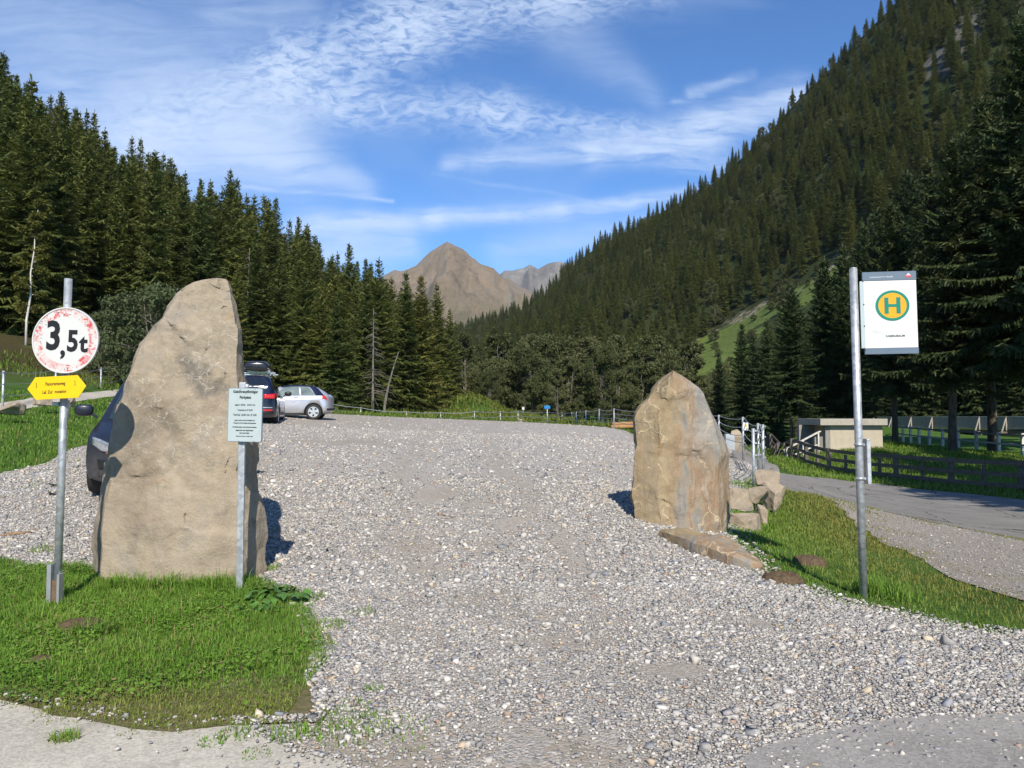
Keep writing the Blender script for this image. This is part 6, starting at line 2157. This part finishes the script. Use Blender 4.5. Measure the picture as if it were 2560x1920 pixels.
MB().box((x0 - .42, Yh + 2.2, (zb + ztop) / 2), (.80, .3, ztop - zb - .006)).build('back_wall', M_CONCD, t, o)
bx0, bx1 = P(2040, 1100, Yh).x, P(2053, 1100, Yh).x
MB().box((bx0 + .22, Yh + .35, (zb + P(2045, 1092, Yh).z) / 2), (.42, .3, P(2045, 1092, Yh).z - zb)).build('low_wall', M_CONCD, t, o)
ha, hb = P(1959, 1126, 39), P(2052, 1077, 39.6)
t = thing('stair_railing', 'pale sloping handrail on the bank left of the concrete hut', 'railing', ha)
M_PALEWOOD = plain('bleached_wood', (.56, .53, .47), .85, var=.2, sc=10)
MB().bar(ha, hb, .07, .07).build('handrail', M_PALEWOOD, t, ha)
MB().bar(P(1988, 1136, 39), P(2043, 1112, 39.6), .06, .06).build('lower_rail', M_PALEWOOD, t, ha)
for k in (.08, .52, .93):
    p = ha.lerp(hb, k); b = MB(); b.bar((p.x, p.y, min(p.z - .55, H(p.x, p.y) - .2)), p, .07, .07, (0, 1, 0)); b.build('post', M_PALEWOOD, t, ha)

# ------------------------------------------------------------------ timber footbridge and the pale fence before it
A, B = P(2186, 1042.5, 97), P(2760, 1041, 66)
o = A.copy()
t = thing('footbridge', 'long weathered timber footbridge with slatted sides and raking struts behind the trees', 'bridge', o)
d = (B - A); L = d.length; d.normalize()
nrm = Vector((d.y, -d.x, 0)).normalized()
if nrm.y > 0: nrm = -nrm
ph = 1.12
for side, off in ((0, 0.0), (1, 2.2)):
    sh = -nrm * off
    MB().bar(A + sh, B + sh, .16, .07).build('handrail', M_PALEWOOD, t, o)
    b = MB()
    n = int(L / .17)
    rr = random.Random(4)
    for i in range(n):
        p = A + d * (L * (i + .5) / n) + sh
        b.box((p.x, p.y, p.z - ph / 2 - .02), (.035, .12, ph - .06 - rr.random() * .05), math.atan2(d.y, d.x) + R(90))
    b.build('slat_panel', M_OLDWOOD, t, o)
    MB().bar(A + sh - Vector((0, 0, ph + .02)), B + sh - Vector((0, 0, ph + .02)), .14, .16).build('rail', M_OLDWOOD, t, o)
n = 9
for i in range(n + 1):
    p = A + d * (L * i / n)
    MB().bar(p + nrm * .10 - Vector((0, 0, 1.35)), p + nrm * .10, .13, .13, (0, 1, 0)).build('post', M_OLDWOOD, t, o)
    MB().bar(p + nrm * .62 - Vector((0, 0, 1.55)), p + nrm * .14 - Vector((0, 0, .18)), .12, .11, (0, 1, 0)).build('brace', M_OLDWOOD, t, o)
    MB().bar(p + nrm * .8 - Vector((0, 0, 1.55)), p - nrm * 3.0 - Vector((0, 0, 1.55)), .16, .18).build('cross_beam', M_DARKWOOD, t, o)
mid = (A + B) / 2 - nrm * 1.1 - Vector((0, 0, 1.20))
MB().box(mid, (2.3, L, .10), Matrix((Vector((d.y, -d.x, 0)).normalized(), d, Vector((0, 0, 1)))).transposed()).build('deck', M_DARKWOOD, t, o)
for off in (.1, 2.1):
    MB().bar(A - nrm * off - Vector((0, 0, 1.52)), B - nrm * off - Vector((0, 0, 1.52)), .22, .34).build('girder', M_DARKWOOD, t, o)
for i in (1, 3, 5, 7):
    p = A + d * (L * i / n) - nrm * 1.1
    MB().box((p.x, p.y, p.z - 2.6), (2.4, .5, 1.9), math.atan2(d.y, d.x) + R(90)).build('pier', M_CONCD, t, o)

pf = [(2750, 1096, 1158, 33), (2640, 1089, 1143, 36.5), (2556, 1083, 1131, 40), (2496, 1080, 1126, 42), (2440, 1076, 1121, 44), (2395, 1073, 1115, 46), (2356, 1071, 1111, 48), (2323, 1069, 1107, 50), (2297, 1067, 1104, 52), (2276, 1066, 1101, 54), (2257, 1064, 1099, 56), (2238, 1063, 1096, 58)]
pts = [(P(px, a, Y), P(px, b_, Y)) for px, a, b_, Y in pf]
o = pts[2][1].copy()
t = thing('rail_fence', 'pale bleached post fence on the bank in front of the timber footbridge', 'fence', o)
for tp, bt in pts:
    zb = min(bt.z, H(bt.x, bt.y)) - .15
    MB().bar((tp.x, tp.y, zb), tp, .15, .12, (0, 1, 0)).build('post', M_PALEWOOD, t, o)
for (a, a2), (b_, b2) in zip(pts, pts[1:]):
    for f, m_ in ((.12, M_OLDWOOD), (.62, M_PALEWOOD)):
        MB().bar(a.lerp(a2, f) + Vector((0, .09, 0)), b_.lerp(b2, f) + Vector((0, .09, 0)), .05, .10).build('rail', m_, t, o)

# ------------------------------------------------------------------ loose stones, grass and weeds
def tint_mat(name, rough=.85, trans=0.0, sc=60, var=.25, bump=0.0):
    m, T = mat(name)
    at = T.attr('tint')
    p = T.coord('Object')
    n = T.noise(p, sc, 4, .7)[0]
    c = T.mix(T.rng(n, .3, .7, 0, var), at.outputs['Color'], (.10, .09, .075)) if var else at.outputs['Color']
    if not trans:
        T.out(c, rough, normal=T.bump(n, bump, .004) if bump else None, spec=.25)
    else:
        d = T.n('ShaderNodeBsdfPrincipled'); T.put(d.inputs['Base Color'], c); d.inputs['Roughness'].default_value = rough; d.inputs['Specular IOR Level'].default_value = .25
        tr = T.n('ShaderNodeBsdfTranslucent'); T.put(tr.inputs[0], c)
        mx = T.n('ShaderNodeMixShader'); mx.inputs[0].default_value = trans
        T.t.links.new(d.outputs[0], mx.inputs[1]); T.t.links.new(tr.outputs[0], mx.inputs[2])
        o = T.n('ShaderNodeOutputMaterial'); T.t.links.new(mx.outputs[0], o.inputs[0])
    return m


M_PEBBLE = tint_mat('loose_stone', .85, 0, 70, .3, .5)
M_BLADE = tint_mat('grass_blade', .55, .30, 3, 0)
PAL = np.array([(.15, .155, .165), (.22, .222, .225), (.29, .285, .277), (.345, .335, .315), (.395, .38, .352), (.45, .43, .395), (.52, .50, .46), (.60, .575, .53), (.42, .34, .245), (.50, .43, .32), (.33, .24, .185), (.24, .255, .28), (.66, .64, .60)])
PAL = np.clip(PAL * np.array([1.14, 1.135, 1.13]), 0, .8)
PALP = np.array([.03, .09, .15, .19, .19, .13, .08, .03, .025, .025, .015, .035, .01]); PALP = PALP / PALP.sum()


def scatter(g, n, y0, y1, ok, margin=1.06, xr=None):
    """points on the ground inside the view, uniform per square metre"""
    y = np.sqrt(g.uniform(y0 ** 2, y1 ** 2, n))
    x = g.uniform(-.66 * margin, .66 * margin, n) * y if xr is None else g.uniform(*xr, n)
    k = ok(x, y)
    return x[k], y[k]


def build_gravel():
    g = np.random.default_rng(77)
    cube = np.array([(x, y, z) for z in (-1, 1) for y in (-1, 1) for x in (-1, 1)], float) * .72
    tri = np.array([(0, 2, 3), (0, 3, 1), (4, 5, 7), (4, 7, 6), (0, 1, 5), (0, 5, 4), (2, 6, 7), (2, 7, 3), (0, 4, 6), (0, 6, 2), (1, 3, 7), (1, 7, 5)])

    def lot(x, y):
        a = (inpoly(x, y, LOTW) | ((x > 2) & (y < 12) & (edgedist(x, y, LOTW) < .30 * g.random(len(x)) ** 2.5))) & (~inpoly(x, y, APRON) | (edgedist(x, y, APRON) < .10 * g.random(len(x)))) & ~inpoly(x, y, ASPH)
        k = a & ~(inpoly(x, y, PATCHW) & (edgedist(x, y, PATCHW) > .10))
        w = worn(x, y)
        nz = np.array([noise.noise(Vector((p * 1.1 + q * .25, q * .35, 1))) + .5 * noise.noise(Vector((p * 3, q * 1.6, 7))) for p, q in zip(x, y)])
        front = np.clip((4.35 - y) / .5, 0, 1) * np.clip((.9 - x) / .8, 0, 1)
        return k & (g.random(len(x)) > .85 * w + .70 * np.clip(nz + .10, 0, 1) + .62 * front)
    sets = []
    for n, y0, y1, med, sp_ in [(175000, 3.0, 7.2, .0064, .45), (5000, 3.0, 8.0, .0135, .35), (125000, 7.0, 12.5, .0092, .45), (5000, 7.0, 13.0, .017, .35), (52000, 12.0, 26.0, .016, .4), (16000, 24.0, 46.0, .024, .35)]:
        x, y = scatter(g, n, y0, y1, lot)
        sets.append((x, y, med * np.exp(g.normal(0, sp_, len(x)))))
    # grit along the pavement edges, on the layby and a few strays in the grass
    def strays(x, y):
        a = (inpoly(x, y, APRON) & (edgedist(x, y, APRON) < .5 * g.random(len(x)) ** 2 + .03) & (g.random(len(x)) < .28))
        b = inpoly(x, y, ASPH) & (edgedist(x, y, ASPH) < 1.1 * g.random(len(x)) ** 2.2 + .06)
        c = inpoly(x, y, LAYBY) & (g.random(len(x)) < .14)
        return a | b | c
    x, y = scatter(g, 150000, 3.0, 16.0, strays)
    sets.append((x, y, np.minimum(.007 * np.exp(g.normal(0, .5, len(x))), .016)))
    x = np.concatenate([q[0] for q in sets]); y = np.concatenate([q[1] for q in sets]); r = np.clip(np.concatenate([q[2] for q in sets]), .005, .075)
    n = len(x)
    z = h(x, y) + .016 + .012 * (inpoly(x, y, PATCHW) | inpoly(x, y, APRON)) + r * .20
    v = cube[None] + g.uniform(-.36, .36, (n, 8, 3))
    v = v * (np.stack([g.uniform(.75, 1.35, n), g.uniform(.7, 1.1, n), g.uniform(.40, .80, n)], 1) * r[:, None])[:, None, :]
    a = g.uniform(0, 6.28, n); tl = g.normal(0, .30, n)
    ca, sa, ct, st = np.cos(a), np.sin(a), np.cos(tl), np.sin(tl)
    X = v[..., 0] * ct[:, None] + v[..., 2] * st[:, None]; Z = -v[..., 0] * st[:, None] + v[..., 2] * ct[:, None]
    V = np.stack([X * ca[:, None] - v[..., 1] * sa[:, None] + x[:, None], X * sa[:, None] + v[..., 1] * ca[:, None] + y[:, None], Z + z[:, None]], 2)
    F = (tri[None] + (np.arange(n) * 8)[:, None, None]).reshape(-1, 3)
    col = PAL[g.choice(len(PAL), n, p=PALP)] * g.uniform(.88, 1.15, (n, 1))
    me = np_mesh('gravel', V.reshape(-1, 3), F, np.repeat(col, 8, 0))
    tag(link_mesh('gravel', me, M_PEBBLE), kind='stuff')
    print('stones', n)


build_gravel()


def blades(g, x, y, z, hgt, wid, lean, cols):
    n = len(x)
    az = g.uniform(0, 6.28, n); d = np.stack([np.cos(az), np.sin(az), np.zeros(n)], 1)
    s = np.stack([-np.sin(az), np.cos(az), np.zeros(n)], 1)
    tw = g.uniform(-.6, .6, n)
    s = s * np.cos(tw)[:, None] + d * np.sin(tw)[:, None]
    b = np.stack([x, y, z - .008], 1)
    le = np.abs(g.normal(0, lean, n))[:, None]
    m_ = b + np.array([0, 0, 1.]) * (hgt * .60)[:, None] + d * le * (hgt * .35)[:, None]
    t = b + np.array([0, 0, 1.]) * (hgt * (1 - .35 * np.clip(le[:, 0], 0, 1.5)))[:, None] + d * le * (hgt * 1.0)[:, None]
    w = wid[:, None] * .5
    V = np.stack([b - s * w, b + s * w, m_ + s * w * .8, m_ - s * w * .8, t + s * w * .08, t - s * w * .08], 1)
    base = (np.arange(n) * 6)[:, None]
    F = np.concatenate([base + np.array([[0, 1, 2, 3]]), base + np.array([[3, 2, 4, 5]])])
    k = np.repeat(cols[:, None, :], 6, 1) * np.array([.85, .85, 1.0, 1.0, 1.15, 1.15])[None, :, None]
    return V.reshape(-1, 3), F, k.reshape(-1, 3)


def leaves(g, x, y, z, size, up, cols):
    n = len(x)
    az = g.uniform(0, 6.28, n); ti = g.uniform(-.5, .5, n)
    d = np.stack([np.cos(az), np.sin(az), np.sin(ti)], 1); s = np.stack([-np.sin(az), np.cos(az), g.uniform(-.4, .4, n)], 1)
    c = np.stack([x, y, z + up], 1)
    V = np.stack([c - d * size[:, None] * .5, c + s * size[:, None] * .36, c + d * size[:, None] * .5, c - s * size[:, None] * .36], 1)
    return V.reshape(-1, 3), np.arange(n * 4).reshape(n, 4), np.repeat(cols, 4, 0)


GREEN = np.array([(.070, .150, .016), (.098, .200, .022), (.130, .250, .030), (.165, .285, .040), (.205, .300, .058), (.26, .26, .085)])


def greens(g, x, y, yellow=0.0, p=None):
    n = len(x)
    nz = np.array([noise.noise(Vector((a * 1.6, b * 1.6, 0))) + .5 * noise.noise(Vector((a * 5, b * 5, 3))) for a, b in zip(x, y)])
    t = np.clip(.42 + .26 * nz + g.normal(0, .15, n), 0, .999) * (len(GREEN) - 1)
    i = t.astype(int); f = (t - i)[:, None]
    c = GREEN[i] * (1 - f) + GREEN[np.minimum(i + 1, len(GREEN) - 1)] * f
    dry = (g.random(n) < .06)[:, None]
    c = np.where(dry, np.array([.26, .21, .09]), c)
    if np.any(yellow):
        yw = np.asarray(yellow)[..., None] * np.ones((n, 1))
        c = c * (1 - yw) + np.array([.215, .195, .050]) * yw
    return c * g.uniform(.95, 1.30, (n, 1))


def build_grass():
    g = np.random.default_rng(99)
    Vs, Fs4, Cs = [], [], []
    off = 0
    def add(v, f, c):
        nonlocal off
        Vs.append(v); Fs4.append(f + off); Cs.append(c); off += len(v)
    # foreground patch on the left
    nonstone = lambda x, y: np.ones(len(x), bool)
    def patch(x, y):
        e = edgedist(x, y, PATCHW)
        nz = np.array([noise.noise(Vector((a * 3, b * 3, 8))) for a, b in zip(x, y)])
        front = np.clip((4.75 - y) / .5, 0, 1) * .30
        bald = np.zeros(len(x), bool)
        for px, py, w in [(198, 1580, .17), (102, 1663, .08)]:
            q = G(px, py); bald |= ((x - q.x) / w) ** 2 + ((y - q.y) / (w * .85)) ** 2 < 1
        ins = inpoly(x, y, PATCHW)
        prob = np.where(ins, np.clip(.62 + e / .3, 0, 1) - front * .15 + .3 * nz, np.clip(.42 - e / .22 + .55 * nz, 0, .5) * (e < .3))
        return (g.random(len(x)) < prob) & ~bald & ~(inpoly(x, y, LOTW) & False)
    x, y = scatter(g, 260000, 3.9, 8.3, patch, xr=(-6.6, -1.2))
    base = h(x, y) + np.where(inpoly(x, y, PATCHW), .024, .012)
    nz = np.array([noise.noise(Vector((a * 2.2, b * 2.2, 4))) for a, b in zip(x, y)])
    hg = np.clip(g.normal(.047, .015, len(x)) * (1 + .5 * nz) * np.clip((y - 3.9) / 1.0, .55, 1.15), .02, .15)
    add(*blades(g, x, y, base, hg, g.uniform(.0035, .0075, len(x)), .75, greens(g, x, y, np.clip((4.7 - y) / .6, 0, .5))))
    x, y = scatter(g, 40000, 4.2, 8.2, patch, xr=(-6.6, -1.3))
    nz = np.array([noise.noise(Vector((a * 1.4, b * 1.4, 14))) for a, b in zip(x, y)])
    k = nz > .05; x, y = x[k], y[k]
    add(*leaves(g, x, y, h(x, y) + .03, g.uniform(.014, .036, len(x)), g.uniform(.02, .055, len(x)), greens(g, x, y) * .95))
    # taller tufts round stone, posts and patch rim
    def tuft(cx, cy, n, r, hh, wd=.006, col=None, lean=.6):
        a = g.uniform(0, 6.28, n); q = r * np.sqrt(g.random(n))
        x, y = cx + np.cos(a) * q, cy + np.sin(a) * q
        hg = np.clip(g.normal(hh, hh * .3, n), .02, .5)
        add(*blades(g, x, y, h(x, y) + .02, hg, np.full(n, wd), lean, greens(g, x, y) if col is None else np.tile(col, (n, 1)) * g.uniform(.8, 1.2, (n, 1))))
    for i in range(70):
        px = g.uniform(256, 640); q = P(px, 1458, 7.10 - g.uniform(0, .18)); tuft(q.x, q.y, 40, .09, g.uniform(.07, .15))
    for (px, py, n, r, hh) in [(140, 1500, 160, .14, .12), (598, 1492, 160, .12, .11), (2160, 1485, 150, .10, .12), (2205, 1492, 260, .17, .16), (2255, 1500, 160, .16, .12), (250, 1590, 200, .2, .12), (420, 1560, 220, .22, .11), (60, 1560, 200, .2, .13),
                               (672, 1428, 120, .10, .05), (780, 1500, 140, .14, .05), (835, 1570, 90, .12, .045), (905, 1540, 60, .12, .035), (162, 1858, 130, .07, .05), (530, 1868, 60, .07, .025), (640, 1896, 60, .08, .02), (795, 1833, 120, .12, .035), (860, 1846, 150, .16, .03), (930, 1815, 120, .16, .03), (1010, 1825, 90, .2, .022),
                               (870, 1790, 120, .16, .035), (720, 1850, 110, .12, .035), (600, 1845, 110, .12, .04), (1000, 1860, 60, .2, .02), (960, 1210, 40, .3, .03), (930, 1735, 40, .06, .03), (690, 1330, 50, .12, .03), (1880, 1218, 160, .3, .10), (1868, 1282, 160, .22, .10), (1900, 1262, 160, .25, .11), (1935, 1290, 140, .25, .10), (1845, 1215, 120, .2, .08), (1925, 1225, 120, .25, .10), (110, 1380, 80, .14, .06), (140, 1150, 120, .5, .06), (90, 1222, 60, .3, .04), (300, 1095, 90, .4, .07)]:
        q = G(px, py); tuft(q.x, q.y, n, r, hh)
    # bank on the right
    def right(x, y):
        k = (~inpoly(x, y, LOTW) | (edgedist(x, y, LOTW) < .28 * g.random(len(x)) ** 2)) & ~inpoly(x, y, ROAD) & (x > 2.2) & (x < 11.5) & (y < 25)
        la = inpoly(x, y, LAYBY); el = edgedist(x, y, LAYBY)
        nz = np.array([noise.noise(Vector((a * 1.1, b * 1.1, 21))) for a, b in zip(x, y)])
        pr = np.where(la, np.clip(.55 - el / 1.3 + .9 * nz, 0, .7) * .7, np.clip(.55 + el / 2.2 + .5 * nz, .1, 1))
        hole = np.zeros(len(x), bool)
        for px, py, w in [(2022, 1410, .17), (1955, 1455, .18)]:
            q = G(px, py); hole |= ((x - q.x) / w) ** 2 + ((y - q.y) / (w * .85)) ** 2 < 1
        return k & (g.random(len(x)) < pr * np.clip(9.5 / y, .22, 1)) & ~hole
    x, y = scatter(g, 420000, 5.4, 24.0, right, xr=(2.2, 11.5))
    el = edgedist(x, y, LAYBY)
    hg = np.clip(g.normal(.042, .014, len(x)), .015, .1) * np.clip(y / 9, 1, 1.7) * np.where(inpoly(x, y, LAYBY), .5, 1)
    yl = np.clip(1.0 - el / 2.0 + .0, 0, .85)
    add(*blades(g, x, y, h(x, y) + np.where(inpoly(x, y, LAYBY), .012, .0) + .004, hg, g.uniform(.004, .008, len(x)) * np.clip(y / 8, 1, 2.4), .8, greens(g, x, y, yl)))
    # meadow on the left and the mound beyond the road
    def left(x, y):
        return ~inpoly(x, y, LOTW) & ~inpoly(x, y, PATH) & (x < -6.5) & (x > -17) & (g.random(len(x)) < np.clip(13 / y, .3, 1))
    x, y = scatter(g, 190000, 10.5, 30.0, left)
    add(*blades(g, x, y, h(x, y), np.clip(g.normal(.085, .025, len(x)), .03, .2), g.uniform(.010, .017, len(x)) * np.clip(y / 16, 1, 1.6), .8, greens(g, x, y) * .9))
    def mound(x, y):
        return ~inpoly(x, y, ROAD) & (x > 9.5)
    x, y = scatter(g, 120000, 23, 46, mound, xr=(9.5, 32))
    k = np.abs(x / y) < .70
    x, y = x[k], y[k]
    add(*blades(g, x, y, h(x, y), np.clip(g.normal(.14, .05, len(x)), .05, .35), g.uniform(.018, .034, len(x)), .8, greens(g, x, y, .15) * .95))
    def edge(x, y):
        d_ = edgedist(x, y, LOTW)
        return ~inpoly(x, y, LOTW) & (d_ < 12) & (y > 30)
    x, y = scatter(g, 60000, 32, 80, edge)
    add(*blades(g, x, y, h(x, y), np.clip(g.normal(.20, .08, len(x)), .05, .5), g.uniform(.03, .06, len(x)), .8, greens(g, x, y, .3) * .75))
    x = g.uniform(-14, 8, 26000); y = g.uniform(62, 96, 26000)
    k = ~inpoly(x, y, LOTW); x, y = x[k], y[k]
    add(*blades(g, x, y, h(x, y) + .1, np.clip(g.normal(.34, .12, len(x)), .1, .8), g.uniform(.05, .11, len(x)), .9, greens(g, x, y, .5) * .8))
    me = np_mesh('grass', np.concatenate(Vs), np.concatenate(Fs4), np.concatenate(Cs))
    tag(link_mesh('grass', me, M_BLADE), kind='stuff')


build_grass()


def dock(px, py, n, size, label, seed):
    q = G(px, py); r = random.Random(seed)
    t = thing('weed_plant', label, 'weed', (q.x, q.y, q.z))
    vs, fs = [], []
    for i in range(n):
        a = r.uniform(0, 6.28); rad = size * r.uniform(.05, .9); L = size * r.uniform(.25, .42); w = L * .36
        up = r.uniform(.03, .11)
        c = Vector((math.cos(a) * rad, math.sin(a) * rad * .8, up))
        az = a + r.gauss(0, .7)
        d = Vector((math.cos(az), math.sin(az), r.uniform(-.1, .45))).normalized(); s = d.cross(Vector((r.gauss(0, .25), r.gauss(0, .25), 1))).normalized(); nn = s.cross(d)
        b = len(vs); m_ = 6
        for k in range(m_ + 1):
            u = k / m_; ww = w * math.sin(math.pi * (.06 + .9 * u) ** .8)
            cc = c + d * L * u - Vector((0, 0, 1)) * L * .45 * u * u
            vs += [cc - s * ww + nn * ww * .3, cc, cc + s * ww + nn * ww * .3]
        for k in range(m_):
            o = b + k * 3
            fs += [(o, o + 1, o + 4, o + 3), (o + 1, o + 2, o + 5, o + 4)]
        p0 = Vector((c.x * .2, c.y * .2, 0)); st = d.cross(Vector((0, 0, 1))).normalized() * .003
        b = len(vs); vs += [p0 - st, p0 + st, c + st, c - st]; fs.append((b, b + 1, b + 2, b + 3))
    MB().add(vs, fs, True).build('leaf', leafmat, t)


leafmat = plain('broad_weed_leaf', (.065, .155, .022), .5, var=.3, sc=14)
dock(690, 1510, 60, .28, 'clump of broad leaved weeds right of the parking notice post', 3)
dock(650, 1545, 30, .18, 'small clump of broad leaves in front of the parking notice post', 4)
dock(2120, 1090, 70, .9, 'leafy bush growing against the front of the concrete hut', 5)
dock(2210, 1088, 50, .8, 'leafy bush at the right end of the concrete hut', 6)

# ------------------------------------------------------------------ the valley's air
def build_haze():
    lo = 1e9
    for o in COL.objects:
        if o.type == 'MESH' and o.get('kind') == 'structure':
            n = len(o.data.vertices)
            a = np.empty(n * 3, np.float32); o.data.vertices.foreach_get('co', a)
            lo = min(lo, float(a[2::3].min()))
    b = MB().box((0, 3200, (lo - 1 + 900) / 2), (9000, 7400, 900 - lo + 1))
    m = bpy.data.materials.new('air'); m.use_nodes = True
    T = NT(m.node_tree)
    v = T.n('ShaderNodeVolumePrincipled')
    v.inputs['Color'].default_value = (.80, .88, 1.0, 1)
    v.inputs['Density'].default_value = .000036
    v.inputs['Anisotropy'].default_value = .0
    o = T.n('ShaderNodeOutputMaterial'); T.t.links.new(v.outputs[0], o.inputs['Volume'])
    tag(b.build('haze', m), kind='stuff')


build_haze()
